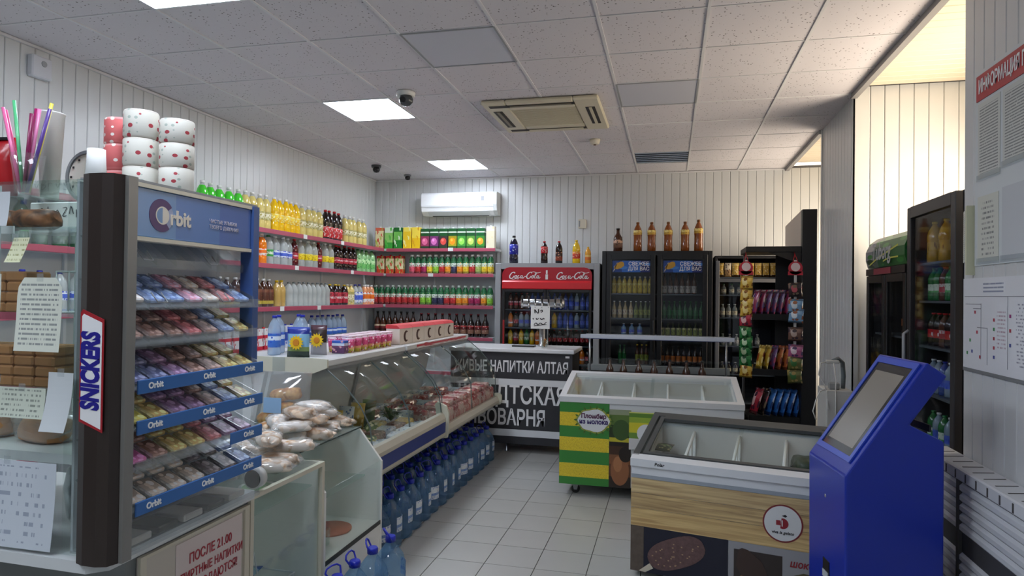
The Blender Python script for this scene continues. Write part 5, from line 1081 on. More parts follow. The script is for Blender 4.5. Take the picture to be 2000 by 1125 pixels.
def herb(x,y,z,lab):
    r = random.Random(int(y*100)); b = MB()
    for k in range(42):
        a = r.uniform(0,6.28); l = r.uniform(.06,.15); q = Vector((math.cos(a)*l*.8,math.sin(a)*l*.8,r.uniform(.03,.13))); n = Vector((-math.sin(a),math.cos(a),0))*.018; m_ = q*.55+Vector((0,0,.03))
        b.add([(0,0,.004),tuple(m_+n),tuple(q),tuple(m_-n)],[(0,1,2,3)])
    return solid(b,'herb_bunch',HERB,lab,'herbs',(x,y,z))
herb(-2.12,3.98,.645,'bunch of green herbs lying on packs in the blue-striped showcase'); herb(-1.98,4.5,.645,'smaller bunch of green herbs deeper in the blue-striped showcase')
for r_,(x,mt2,dd) in enumerate(((-1.76,(REDM,PINKM),'front line'),(-1.89,(REDM,PINKM,REDM),'second line'),(-2.03,(BLT,REDM,PINKM),'third line'),(-2.18,(BLT,REDM),'fourth line'),(-2.33,(PINKM,BLT,SIL),'rear line'))):
    for k in range(11):
        mt = mt2[k % len(mt2)]; nm = {REDM:'red sausage pack',PINKM:'pink ham pack',BLT:'blue and white food tray',SIL:'silver wrapped pack'}[mt]
        good('box',mt,x,4.91+.138*k,random.uniform(-.1,.1),f'{nm}, {dd} of the cream-bumper showcase, {ORD[k]} from the blue stripe',G2,w_=.115,d_=.125,h_=.12 if r_<2 else .095+.02*(k%2))
for k in range(10): good('box',(REDM,PINKM)[k%2],-1.80,4.95+.14*k,.1,f'{("red sausage","pink ham")[k%2]} pack lying on top, {ORD[k]} from the blue stripe, cream-bumper showcase',G2,z=dz+.1207,w_=.16,d_=.12,h_=.05)
# goods on top of the showcases
TZ2 = 1.1825
def seeds(x,y,c1_,lab,w_,h_,rz,disc):
    o = thing('seed_bag',lab,'snack pack',(x,y,TZ2),rz); LOCAL.add(o.name)
    obj('pouch',bag_mesh(w_,h_,.06,PR('pouch_'+lab[:9].replace(' ','_'),c1_,None,rough=.25),'pouch'),o)
    b = MB(); n = 14
    if disc:
        vs = [(0,-.0345,h_*.5)]
        for i in range(2*n): a = math.pi*i/n; r = .048 if i%2 else .034; vs.append((r*math.cos(a),-.034,h_*.5+r*math.sin(a)))
        b.add(vs,[(0,1+i,1+(i+1)%(2*n)) for i in range(2*n)]); b.build('sunflower',M('petal_yellow',(240,196,30),.5),o,local=True)
        obj('seed_disc',MB().lathe([(.021,-.0352),(.019,-.038)],16,(0,0,h_*.5),axis='y').mesh('seed_disc',M('seed_disc_orange',(206,130,30),.6)),o)
    return o
seeds(-2.22,3.64,[(0,(30,50,40)),(.2,(120,140,80)),(.35,(130,180,214)),(.78,(40,56,150)),(.93,(70,90,180))],'blue and green seed pouch with a yellow sunflower on the showcase top',.145,.185,.12,True)
seeds(-2.19,3.83,[(0,(160,156,160)),(.42,(50,40,30)),(.55,(60,46,44)),(.85,(90,60,70))],'dark seed pouch with orange flower behind the sunflower pouch',.11,.19,.1,True)
for k,(x,y,c) in enumerate(((-2.44,3.72,'label_water_blue'),(-2.50,3.86,'label_water_blue'),(-2.38,3.95,'label_water_blue'),(-2.47,4.05,'label_water_blue'))): bottle('water_bottle','soda',.04,.25,PB,LWB,CAPB,(x,y,TZ2),f'small blue water bottle, {ORD[k]} behind the sunflower pouch on the showcase top','bottle','water bottles on the showcase top',(.2,.55))
carton('small_carton',.09,.06,.085,PR('carton_blue_berry',[(0,(96,60,96)),(.45,(120,80,110)),(.6,(206,220,236)),(.8,(60,100,190))],[(220,160,170)],3,.3),(-2.12,3.98,TZ2),'small blue and plum carton beside the pink noodle cups')
CUPM = PR('noodle_cup_pink',[(0,(206,196,70)),(.22,(232,170,120)),(.38,(206,70,120)),(.72,(226,110,160)),(.86,(240,210,226))],[(240,220,230),(190,40,100)],3.6,.3); LID = M('cup_lid_pink',(238,214,226),.35)
cm = MB().lathe([(.034,0),(.046,.105)],18).mesh('noodle_cup',CUPM); lm = MB().lathe([(.0465,.105),(.048,.106),(.048,.111),(.001,.112)],18).mesh('lid',LID)
k = 0
for r_ in range(2):
    for j in range(7):
        o = tag(obj('noodle_cup',cm,None,(-2.10-.105*r_,4.06+.102*j,TZ2),(0,0,random.uniform(0,6))),f'pink noodle cup, {ORD[j]} from the sunflower pouch, {"aisle" if r_==0 else "inner"} row','noodle cup','pink noodle cups on the showcase top'); obj('lid',lm,o)
BOXC = M('snack_box_cream',(226,216,204),.5); RTOP = M('snack_box_red_top',(214,60,66),.45); CRES = M('crescent_brown',(80,54,44),.6)
for k in range(5):
    y = 4.92+.265*k; x = -2.10
    o = thing('snack_box',f'cream snack box with red lid and brown crescent, {ORD[k]} from the noodle cups','box',(x,y,TZ2),0,'snack boxes on the showcase top')
    MB().cbox(x-.06,y-.128,TZ2,x+.055,y+.128,TZ2+.125,.003).build('box',BOXC,o); MB().prism([(x-.062,TZ2+.1255),(x+.058,TZ2+.1255),(x+.03,TZ2+.15),(x-.062,TZ2+.155)],y-.13,y+.13,'y').build('lid',RTOP,o)
    pl = [(y+.05*math.cos(a),TZ2+.062+.045*math.sin(a)) for a in [1.0+i*.43 for i in range(11)]]+[(y+.02+.036*math.cos(a),TZ2+.062+.032*math.sin(a)) for a in [5.2-i*.43 for i in range(10)]]
    MB().prism(pl,x+.0552,x+.0565,'x').build('crescent_print',CRES,o)
# ------------------------------------------------------------------ five-litre water bottles on the floor
JUG = GL('jug_blue_plastic',(136,182,222),.06,dens=.19,fres=1.5); JLAB = PR('jug_label',[(0,(206,214,222)),(.3,(120,150,200)),(.5,(220,226,230))],[(90,120,190)],4,.3)
def jug(x,y,rz,lab,grp):
    prof,_,(cr,c0,c1_) = SHAPES['jug']; R,H = .08,.325
    o = tag(obj('water_jug',cached(('jug',),lambda: MB().lathe([(r*R,z*H) for r,z in prof],16).mesh('water_jug',JUG)),None,(x,y,.0006),(0,0,rz)),lab,'water bottle',grp)
    obj('cap',cached(('jc',),lambda: MB().lathe([(.027,.296),(.027,.318),(.023,.325)],14).mesh('cap',CAPB)),o)
    obj('handle',cached(('jh',),lambda: MB().tube([(q[1]*.0-(q[2]-.298)*.45,q[1],.298+(q[2]-.298)*.85) for q in ((0,.026,.298),(0,.04,.325),(0,.05,.352),(0,.033,.366),(0,0,.37),(0,-.033,.366),(0,-.05,.352),(0,-.04,.325),(0,-.026,.298))],.0045,6).mesh('handle',CAPB)),o)
    def lab_():
        b = MB(); vs = []; n = 6
        for z in (.10,.19):
            for i in range(n+1): a = -.55+1.1*i/n; vs.append((.0812*math.cos(a),.0812*math.sin(a),z))
        b.add(vs,[(i,i+1,n+2+i,n+1+i) for i in range(n)],0,True); return b.mesh('label',JLAB)
    obj('label',cached(('jl',),lab_),o)
    return o
random.seed(9)
RN = ['aisle row','middle row','rear row']
for r_ in range(3):
    for k in range(15):
        jug(-1.705-.168*r_+random.uniform(-.003,.003),3.70+.172*k+.05*(r_==1)+random.uniform(-.004,.004),random.uniform(-.5,.5),f'five-litre water bottle, {RN[r_]} under the showcases, {ORD[k]} from the slanted counter','five-litre water bottles under the showcases')
for k,(x,y) in enumerate(((-1.43,2.69),(-1.43,2.86),(-1.42,3.03),(-1.40,3.20))):
    jug(x,y,.3*k-.2,f'five-litre blue water bottle in front of the slanted counter, {ORD[k]} from the shop front','five-litre water bottles before the slanted counter')
# ------------------------------------------------------------------ chest freezers
FW = M('freezer_white',(216,219,221),.35); FINT = M('freezer_liner',(212,212,208),.4); RIMG = M('rim_dark_grey',(70,74,74),.4); WIRE = M('white_wire',(244,245,245),.4)
def freezer(lab, loc, rotz, L, D, hf, hb, zb, body, rim, rw, nd, front=None):
    t = thing('chest_freezer',lab,'freezer',loc,rotz); LOCAL.add(t.name); wl_ = .06
    sl = (hb-hf)/D; h = lambda y: hf+sl*y
    b = MB(); side = [(0,zb),(D,zb),(D,hb-.03),(0,hf-.03)]
    b.prism(side,0,wl_,'x'); b.prism(side,L-wl_,L,'x'); b.box(wl_,0,zb,L-wl_,wl_,hf-.03); b.box(wl_,D-wl_,zb,L-wl_,D,hb-.03); b.box(wl_,wl_,zb,L-wl_,D-wl_,zb+.255)
    b.build('body',body,t,local=True)
    b = MB(); i = wl_+.001; z0 = zb+.26
    b.box(i,i,z0,L-i,D-i,z0+.006); b.box(i,i,z0,L-i,i+.004,hf-.05); b.box(i,D-i-.004,z0,L-i,D-i,hb-.05); b.prism([(i,z0),(D-i,z0),(D-i,hb-.05),(i,hf-.05)],i,i+.004,'x'); b.prism([(i,z0),(D-i,z0),(D-i,hb-.05),(i,hf-.05)],L-i-.004,L-i,'x')
    b.build('liner',FINT,t,local=True)
    def bar(y0,y1,x0,x1): return [(y0,h(y0)-.03),(y1,h(y1)-.03),(y1,h(y1)+.012),(y0,h(y0)+.012)]
    r = MB(); e = .004
    if not front: r.prism(bar(-.012,rw,0,0),-e,L+e,'x')
    r.prism(bar(D-rw,D+.012,0,0),-e,L+e,'x'); r.prism(bar(rw,D-rw,0,0),-e,rw,'x'); r.prism(bar(rw,D-rw,0,0),L-rw,L+e,'x')
    if front:
        r2_ = MB(); r2_.prism(bar(-.013,rw+.012,0,0),-e,L+e,'x'); r2_.build('front_band',front,t,local=True)
    r.build('rim',rim,t,local=True)
    for k in range(2):
        x0 = rw+(L-2*rw)*k/2; x1 = x0+(L-2*rw)/2+(.03 if k==0 else 0); o_ = .006*k
        g = MB().prism([(rw+.002,h(rw)-.012+o_),(D-rw-.002,h(D-rw)-.012+o_),(D-rw-.002,h(D-rw)-.008+o_),(rw+.002,h(rw)-.008+o_)],x0+.002,x1-.002,'x').build('glass_lid',CASEGL,t,local=True)
    for k in range(1,nd):
        x = L*k/nd; d = MB()
        y0,y1 = i+.012,D-i-.012; tp = lambda y: h(y)-.055
        for z in (.3,.66,1.0): d.tube([(x,y0,z0+.01+(tp(y0)-z0-.01)*z),(x,y1,z0+.01+(tp(y1)-z0-.01)*z)],.010 if z == 1.0 else .007,6)
        for y in (y0,D*.35,D*.65,y1): d.tube([(x,y,z0+.01),(x,y,tp(y))],.009,6)
        d.build('divider',WIRE,t,local=True)
    for x in (.12,L-.12):
        for y in (.10,D-.10):
            c = MB().lathe([(.028,-.012),(.034,-.008),(.034,.008),(.028,.012)],14,(x,y,.0345),axis='y').build('caster',BLACK,t,local=True)
            MB().prism([(x-.03,zb-.001),(x+.03,zb-.001),(x+.012,.03),(x-.012,.03)],y-.02,y-.014,'y').build('fork',GREY,c,local=True)
    return t
GW = freezer('white chest freezer with green and yellow striped print on its front',(-.845,5.20,0),0,1.39,.66,.775,.90,.10,FW,FW,.045,5)
def fpl(x0,z0,x1,z1,m,name,par_=None,y=-.0025,th=.002): return MB().box(x0,y-th,z0,x1,y,z1).build(name,m,par_,local=True)
GRN = M('print_green',(58,136,58),.4)
def weave():
    m = PR('print_yellow_weave',[(0,(232,206,44))],[(160,126,30),(244,226,90)],60,.34,axis=2); return m
p = fpl(.0,.095,.392,.745,GRN,'green_panel',GW)
for z in (.155,.36,.555): fpl(.001,z,.391,z+.107,weave(),'woven_stripe',p,y=-.0047,th=.0008)
PH = MB().box(.393,-.0045,.095,.56,-.0025,.70).build('photo_print',PR('print_photo_bread',[(0,(40,30,24)),(.14,(96,60,38)),(.3,(130,84,52)),(.42,(70,44,30)),(.53,(34,26,22)),(.585,(196,186,50)),(.64,(44,60,30)),(.8,(92,120,54)),(.93,(150,160,130))],None,disc=[((150,98,64),.5,.22,.42,2.2),((176,120,80),.4,.3,.2,2.0),((60,90,40),.55,.74,.4,3.0),((34,26,20),.75,.43,.3,3.0)]),GW,local=True)
# poster cut-out edge, wreath badge and its wording
pl = [(.27+.135*math.cos(a)*(1+.06*math.cos(6*a)),.605+.098*math.sin(a)*(1+.07*math.cos(5*a))) for a in [i*.2618 for i in range(24)]]
bd = MB().prism(pl,-.0085,-.0055,'y').build('badge_border',M('badge_olive',(150,160,70),.5),p,local=True)
pl2 = [(.27+(q[0]-.27)*.9,.605+(q[1]-.605)*.88) for q in pl]; MB().prism(pl2,-.0095,-.0086,'y').build('badge',M('badge_white',(224,228,230),.5),p,local=True)
text('Пломбир',.047,M('badge_plum',(84,34,74),.5),p,(.27,-.0096,.638),(1,0,0),(0,0,1),bold=.002,xs=.95,off=.0008); text('из молока',.048,M('badge_navy',(54,34,104),.5),p,(.27,-.0096,.594),(1,0,0),(0,0,1),bold=.002,xs=.95,off=.0008)
for k in range(18):
    a = k*.349; x,z = .27+.141*math.cos(a),.605+.104*math.sin(a)
    MB().prism([(x+.016*math.cos(a+q)*(1 if q in (0,3.14) else .5),z+.016*math.sin(a+q)*(1 if q in (0,3.14) else .5)) for q in (0,1.57,3.14,4.71)],-.0098,-.0086,'y').build('badge_leaf',M('badge_leaf_green',(74,110,40),.5),p,local=True)
t = thing('advert_sheet','green and yellow advert sheet taped on the striped freezer front','poster',(-.29,5.19,.45))
MB().box(-.30,5.182,.40,.0,5.184,.69).build('sheet',PR('advert_green_yellow',[(0,(206,206,206)),(.3,(110,150,60)),(.45,(214,206,50)),(.72,(150,180,60)),(.86,(96,140,50)),(.97,(214,220,120))],None),t)
MB().lathe([(.07,0),(.07,-.001)],20,(-.17,5.1815,.53),axis='y').build('badge',M('badge_white',(224,228,230),.5),t)
# wood-print ice cream freezer
WF = freezer('chest freezer with wood print band and large ice cream photos on its front',(-.205,3.83,0),-.2,1.06,.585,.655,.815,.03,FW,RIMG,.034,4,FW)
b = MB(); h_ = lambda y: .655+(.16/.585)*y
for x0,x1 in ((.051,.078),(.982,1.009)): b.prism([(.052,h_(.052)+.001),(.533,h_(.533)+.001),(.533,h_(.533)+.017),(.052,h_(.052)+.017)],x0,x1,'x')
b.prism([(.052,h_(.052)+.001),(.075,h_(.075)+.001),(.075,h_(.075)+.017),(.052,h_(.052)+.017)],.078,.982,'x'); b.prism([(.50,h_(.50)+.001),(.545,h_(.545)+.001),(.545,h_(.545)+.02),(.50,h_(.50)+.02)],.078,.982,'x')
b.build('lid_frame',RIMG,WF,local=True)
fpl(0,.555,1.06,.575,M('trim_grey_blue',(150,158,166),.4),'grey_trim',WF,th=.003)
WOODS = [GRAIN('wood_print_%d' % k,c,c2,(1.3,1,34)) for k,(c,c2) in enumerate((((222,194,134),(176,142,92)),((214,186,130),(150,122,84)),((220,196,144),(166,138,98))))]
for k,(z0,z1) in enumerate(((.285,.385),(.387,.47),(.472,.553))): fpl(0,z0,1.06,z1,WOODS[k],'wood_plank',WF)
nv = fpl(0,.03,.53,.284,M('photo_navy',(24,26,44),.45),'photo_panel',WF); fpl(.532,.03,1.06,.284,M('photo_cool_grey',(150,150,152),.5),'photo_panel',WF)
fpl(0,.03,.075,.284,M('choc_grey_brown',(96,84,74),.6,noise=.5,nscale=40),'chocolate_edge',nv,y=-.0047,th=.001)
CH = M('chocolate_nut',(104,78,76),.5,noise=.5,nscale=60,bump=.4)
pl = []
for i in range(28):
    a = 2*math.pi*i/28; ex,ez = .165*math.copysign(abs(math.cos(a))**.8,math.cos(a)),.082*math.copysign(abs(math.sin(a))**.85,math.sin(a)); r_ = .42; pl.append((.255+ex*math.cos(r_)-ez*math.sin(r_),.165+ex*math.sin(r_)+ez*math.cos(r_)))
MB().prism(pl,-.0075,-.0047,'y').build('choc_ice_print',CH,nv,local=True); MB().prism([(.05,.035),(.11,.085),(.13,.06),(.085,.031)],-.0072,-.0047,'y').build('stick_print',M('stick_pale',(206,196,176),.6),nv,local=True)
NUT = M('nut_cream',(170,140,110),.6); rr = random.Random(3); b = MB()
for k in range(26):
    a,q = rr.uniform(0,6.28),rr.uniform(0,1)**.5; ex,ez = .145*q*math.cos(a),.066*q*math.sin(a); x,z = .255+ex*math.cos(.42)-ez*math.sin(.42),.165+ex*math.sin(.42)+ez*math.cos(.42)
    b.box(x-.004,-.0083,z-.003,x+.004,-.0076,z+.003)
o = b.build('nut_print',NUT,nv,local=True); o['kind'] = 'stuff'
cn = fpl(.56,.03,.80,.245,M('photo_dark_shadow',(52,44,40),.6),'photo_shadow',WF,y=-.0047,th=.0006)
MB().prism([(.585,.245),(.60,.255),(.63,.25),(.70,.20),(.73,.135),(.70,.105),(.60,.11),(.57,.16)],-.0075,-.0055,'y').build('scoop_print',M('scoop_chocolate',(62,46,40),.3),cn,local=True)
MB().prism([(.595,.108),(.71,.108),(.74,.03),(.60,.03)],-.0076,-.0056,'y').build('cone_print',M('cone_waffle',(212,160,70),.6,noise=.3,nscale=50),cn,local=True)
MB().prism([(.80,.09),(.92,.14),(1.05,.12),(1.05,.03),(.79,.03)],-.0072,-.0047,'y').build('scoop_print',M('scoop_beige',(186,170,150),.5),cn,local=True); MB().prism([(.83,.145),(.90,.175),(1.05,.165),(1.05,.12),(.92,.14)],-.0068,-.0047,'y').build('scoop_print',M('scoop_olive',(90,84,58),.5),cn,local=True)
text('шоколад',.05,M('print_dark_red',(140,34,44),.5),WF,(.93,-.0047,.215),(1,0,0),(0,0,1),bold=.001,xs=.9,shear=.2)
lg = MB().lathe([(.098,-.0044),(.098,-.0058)],40,(.80,0,.415),axis='y').build('round_logo',M('logo_maroon',(120,40,44),.5),WF,local=True); MB().lathe([(.090,-.0059),(.090,-.0064)],40,(.80,0,.415),axis='y').build('logo_ground',M('logo_pale',(214,216,214),.5),lg,local=True)
LM = M('logo_dark_red',(140,26,40),.5)
MB().prism([(.80+.028*math.cos(a),.415+.028*math.sin(a)) for a in [-2.0+i*.42 for i in range(10)]],-.0072,-.0066,'y').build('logo_figure',LM,lg,local=True); MB().box(.768,-.0072,.405,.79,-.0066,.43).build('logo_figure',LM,lg,local=True); MB().box(.795,-.0076,.40,.80,-.0073,.432).build('logo_figure',M('logo_pale',(214,216,214),.5),lg,local=True)
MB().prism([(.795,.455),(.812,.462),(.822,.455),(.812,.448)],-.0072,-.0066,'y').build('logo_figure',INK,lg,local=True)
text('viva la gelato',.021,INK,lg,(.80,-.0064,.368),(1,0,0),(0,0,1),bold=.0003,shear=.25,off=.001)
text('Polar',.026,INK,WF,(.16,-.0125,.642),(1,0,0),(0,0,1),bold=.0005,shear=.15)
rz = Matrix.Rotation(-.2,4,'Z'); wl2 = lambda x,y,z: tuple(Vector((-.205,3.83,0))+rz@Vector((x,y,z)))
ICE = PR('ice_pack_green',[(0,(40,60,36)),(.4,(90,120,60)),(.6,(60,40,30)),(.8,(120,100,60))],[(150,150,110)],4,.35)
for k,(x,y,z) in enumerate(((.16,.2,.157),(.21,.27,.157),(.15,.33,.157),(.21,.2,.195),(.18,.3,.195),(.16,.42,.157),(.2,.13,.157))): bag('ice_cream_pack',.11,.15,.035,ICE,wl2(.10+.02*(k%3),.16+.07*(k%4),.40+.042*k),(-1.5,0,-.2+.15*(k%3)),f'dark green ice cream pack, {ORD[k]} in the end bin of the wood-print freezer','ice cream packs in the wood-print freezer')
BGR = M('bag_dark_green',(30,58,32),.35,noise=.4,nscale=10,bump=.6)
for k,(x,y,z,s_) in enumerate(((.905,.30,.297,.19),(.905,.30,.43,.18),(.90,.37,.565,.17),(.90,.18,.50,.15))):
    o = tag(obj('green_bag',blob('green_bag',s_*.85,s_*1.15,s_*.85,BGR,90+k,14,10,.16),None,wl2(x,y,z)),('lowest','middle','topmost','foremost')[k]+' crumpled dark green bag inside the wood-print freezer','bag')
for k in range(5):
    for j in range(2): bag('ice_cream_pack',.11,.17,.035,(PR('ice_pack_cream',[(0,(206,190,160)),(.5,(226,216,200))],[(160,110,80)],4,.3),PR('ice_pack_pale_blue',[(0,(190,206,214)),(.5,(220,226,230))],[(120,150,180)],4,.3))[j],(-.706+.278*k,5.345+.23*j,.395),(-1.5,0,.1*j),f'{("cream","pale blue")[j]} ice cream pack, {ORD[k]} bin of the striped freezer','ice cream packs in the striped freezer')
# ------------------------------------------------------------------ payment kiosk
KB = M('kiosk_blue',(16,44,156),.32,spec=.5); SCR = M('screen_black_glass',(34,34,36),.06,spec=.8)
t = thing('payment_kiosk','blue payment kiosk with slanted touch screen','kiosk',(.72,3.0,0),.14); LOCAL.add(t.name)
pr = [(0,0),(.385,0),(.385,1.0),(.25,1.065),(.395,1.27),(.315,1.325),(-.005,.845)]
wd = .43
bm = bmesh.new(); vv = [[bm.verts.new((p[0],y,p[1])) for p in pr] for y in (0,wd)]
bm.faces.new(vv[0]); bm.faces.new(vv[1][::-1])
for i in range(len(pr)): bm.faces.new((vv[0][i],vv[1][i],vv[1][(i+1)%len(pr)],vv[0][(i+1)%len(pr)]))
bmesh.ops.recalc_face_normals(bm,faces=bm.faces); bmesh.ops.bevel(bm,geom=bm.edges[:],offset=.008,segments=2,profile=.5,affect='EDGES')
me = bpy.data.meshes.new('cabinet'); bm.to_mesh(me); bm.free(); me.materials.append(KB); obj('cabinet',me,t)
A = Vector((-.005,.845)); Bv = Vector((.315,1.325)); dv = (Bv-A).normalized(); nv_ = Vector((-dv.y,dv.x)); LL = (Bv-A).length
def slab(a,b_,y0,y1,n0,n1,m,name,par_):
    q = lambda s,n_: tuple(A+dv*s+nv_*n_)
    return MB().prism([q(a,n0),q(b_,n0),q(b_,n1),q(a,n1)],y0,y1,'y').build(name,m,par_,local=True)
fr = MB()
for a,b_,y0,y1 in ((.055,.08,.03,wd-.03),(LL-.045,LL-.015,.03,wd-.03),(.08,LL-.045,.03,.055),(.08,LL-.045,wd-.055,wd-.03)):
    q = lambda s,n_: tuple(A+dv*s+nv_*n_); fr.prism([q(a,.001),q(b_,.001),q(b_,.008),q(a,.008)],y0,y1,'y')
fr.build('screen_bezel',M('kiosk_blue_light',(58,84,190),.3),t,local=True)
sc1 = slab(.081,LL-.046,.056,wd-.056,.001,.004,SCR,'screen',t)
slab(.115,LL-.085,.085,wd-.085,.0041,.0046,M('screen_grey_reflection',(138,132,122),.12,spec=.7),'display',sc1)  # grey-beige reflection on the dark screen glass, put into the colour
MB().lathe([(.008,-.006),(.008,0)],12,(0,.22,.70),axis='x').build('lock',STEEL,t,local=True); MB().box(-.006,.17,.33,-.0005,.24,.42).build('receipt_slot',DARK,t,local=True); MB().box(-.010,.175,.34,-.0062,.235,.37).build('slot_lip',LGREY,t,local=True)
MB().box(.375,.10,1.02,.383,.33,1.05).build('vent',DARK,t,local=True)
# ------------------------------------------------------------------ white service cabinet and cables beside the pier
t = thing('service_cabinet','narrow white service cabinet with cables beside the pier','cabinet',(1.18,5.3,0))
MB().cbox(1.09,5.12,0,1.27,5.4,.93,.006).build('cabinet',M('cabinet_old_white',(196,196,192),.45),t); MB().box(1.10,5.115,.05,1.26,5.1195,.90).build('door',M('cabinet_old_white',(196,196,192),.45),t); MB().cbox(1.24,5.105,.5,1.25,5.1145,.58,.002).build('handle',GREY,t)
t = thing('card_terminal','small grey card terminal on a bent stand on the white cabinet','terminal',(1.2,5.22,.931))
MB().tube([(1.23,5.25,.9315),(1.235,5.25,1.02),(1.225,5.24,1.12),(1.19,5.22,1.15),(1.15,5.2,1.13)],.016,8).build('stand',M('stand_grey',(110,118,122),.4),t); MB().cbox(1.12,5.16,.9315,1.19,5.21,.98,.006).build('terminal',M('terminal_grey',(150,152,152),.45),t); MB().cbox(1.10,5.17,1.115,1.19,5.21,1.14,.005).build('reader',M('reader_pale',(200,202,200),.4),t)
CB = M('cable_white',(214,214,210),.5)
for k,path in enumerate(([(1.12,5.19,1.13),(1.06,5.15,1.12),(1.04,5.13,1.04),(1.08,5.12,.97),(1.10,5.14,.90),(1.10,5.09,.80)],[(1.15,5.17,1.12),(1.16,5.14,1.0),(1.155,5.13,.9315),(1.15,5.1,.90),(1.15,5.095,.7)],[(1.10,5.16,.935),(1.05,5.12,.92),(1.02,5.10,.86),(1.0,5.1,.78),(1.02,5.1,.72)])):
    solid(MB().tube(path,.0045,6),'cable',CB,('white cable looping over the edge of the white cabinet','white cable hanging straight down the white cabinet front','white cable curling beside the snack stand')[k],'cable',(0,0,0))
# ------------------------------------------------------------------ black snack stand
t = thing('snack_stand','tall black snack stand with high side board beside the pier','rack',(1.05,6.8,0)); ST = M('stand_black',(20,20,22),.4)
MB().cbox(1.195,6.62,0,1.325,6.70,2.42,.004).build('side_post',ST,t)
MB().prism([(6.701,1.98),(7.60,1.98),(7.60,2.36),(6.701,2.42)],1.20,1.225,'x').build('side_board',M('board_brown_grey',(216,202,188),.6),t); MB().box(1.20,6.701,0,1.225,7.60,1.979).build('side_board',ST,t)
MB().box(1.04,7.15,.12,1.199,7.16,2.06).build('back_board',M('stand_back',(34,34,36),.5),t); MB().prism([(.9,2.0195),(1.194,2.0195),(1.194,1.92),(1.08,1.95)],6.65,6.67,'y').build('fascia',ST,t)
MB().cbox(.70,6.64,2.02,1.194,7.15,2.075,.004).build('top',ST,t); MB().box(.72,6.64,0,1.193,7.149,.12).build('plinth',ST,t); MB().tube([(.735,7.12,.12),(.735,7.12,2.02)],.012,8).build('rear_post',M('post_grey',(110,110,110),.4),t)
for z,d in ((1.385,.30),(.85,.34),(.42,.48)):
    s = MB().prism([(7.148,z+.03),(7.148-d,z),(7.148-d,z-.014),(7.148,z+.016)],.74,1.193,'x').build('shelf',ST,t); MB().box(.74,7.148-d-.006,z-.014,1.193,7.148-d,z+.045).build('shelf_lip',ST,s)
SP = {k:PR('crisps_'+k,[(0,tuple(int(v*.6) for v in c)),(.12,c),(.6,tuple(min(255,v+20) for v in c)),(.85,tuple(int(v*.75) for v in c))],bl,1.7,.36,rough=.18) for k,c,bl in (('magenta',(150,40,84),[(230,200,200),(90,50,110)]),('violet',(100,70,120),[(206,190,210),(180,70,100)]),('yellow',(206,170,60),[(150,70,30),(240,220,140)]),('orange',(200,110,60),[(240,190,120),(120,50,40)]),('blue',(50,110,190),[(190,210,230),(30,60,120)]),('dark',(50,36,40),[(190,90,100),(130,110,90)]),('red',(170,40,60),[(230,190,190),(80,40,60)]),('gold',(214,176,70),[(244,224,150),(140,90,30)]),('green',(40,124,60),[(190,220,180),(24,80,40)]),('pale blue',(120,160,196),[(220,230,236),(150,90,60)]),('brown',(110,80,70),[(180,160,150),(60,50,60)]),('pink',(170,90,130),[(230,210,220),(80,60,100)]),('olive',(96,100,50),[(60,110,60),(160,140,80)]))}
def crisps(c,w_,h_,t_,loc,rot,lab,grp): return bag('crisp_bag',w_,h_,t_,SP[c],loc,rot,lab,grp,'crisps')
for k,c in enumerate(('magenta','magenta','violet','violet','violet','magenta','dark')): crisps(c,.125,.26,.040,(.80+.058*k,6.955,1.412),(-.2,.0,-1.2),f'{c} crisp bag, {ORD[k]} from the hanging gold strip, upper snack shelf','crisp bags on the snack stand')
for k,c in enumerate(('yellow','yellow','violet','orange','orange','yellow')): crisps(c,.12,.24,.040,(.85+.058*k,6.91,.885),(-.2,.0,-1.2),f'{c} crisp bag, {ORD[k]} from the hanging strips, middle snack shelf','crisp bags on the snack stand')
for k,c in enumerate(('red','dark','blue','blue','blue','blue','blue')): crisps(c,.15,.26,.046,(.79+.060*k,6.80,.458),(-.3,.0,-1.2),f'{c} crisp bag, {ORD[k]} along the bottom snack shelf','crisp bags on the snack stand')
TAGR = M('strip_tag_red',(190,40,60),.4)
def strip(x,y,lab,packs,wd_):
    t = thing('hanging_strip',lab+' hanging display strip with round red tag','strip',(x,y,1.9))
    MB().lathe([(.062,0),(.062,-.004)],24,(x,y,1.865),axis='y').build('tag',TAGR,t); MB().box(x-.065,y-.004,1.80,x+.065,y,1.835).build('tag_base',TAGR,t); MB().lathe([(.04,-.0045),(.04,-.006)],20,(x,y,1.875),axis='y').build('tag_emblem',M('tag_white',(228,206,206),.5),t)
    zt = min(p_[1] for p_ in packs); MB().box(x-.012,y+.0005,zt,x+.012,y+.002,1.94).build('tape',M('strip_white',(206,206,204),.4),t); MB().tube([(x-.02,y-.001,1.925),(x,y+.05,1.99),(x+.0,y+.08,2.02),(x+.02,y-.001,1.925)],.003,5).build('hook',RED,t)
    for k,(c,z) in enumerate(packs): crisps(c,wd_,.13,.045,(x,y-.027,z),(random.uniform(-.05,.05),random.uniform(-.08,.08),random.uniform(-.2,.2)),f'small {c} snack bag, {ORD[k]} below the round red tag, {lab} strip','snack bags on the '+lab+' strip')
strip(.69,6.53,'gold and green',[('gold',1.66),('gold',1.545),('gold',1.465),('gold',1.40),('red',1.31),('green',1.195),('green',1.10),('green',1.015),('green',.935),('gold',.84)],.115)
strip(1.125,6.55,'mixed colour',[('dark',1.60),('pale blue',1.45),('pale blue',1.36),('brown',1.19),('pink',1.03),('olive',.92),('olive',.80)],.13)
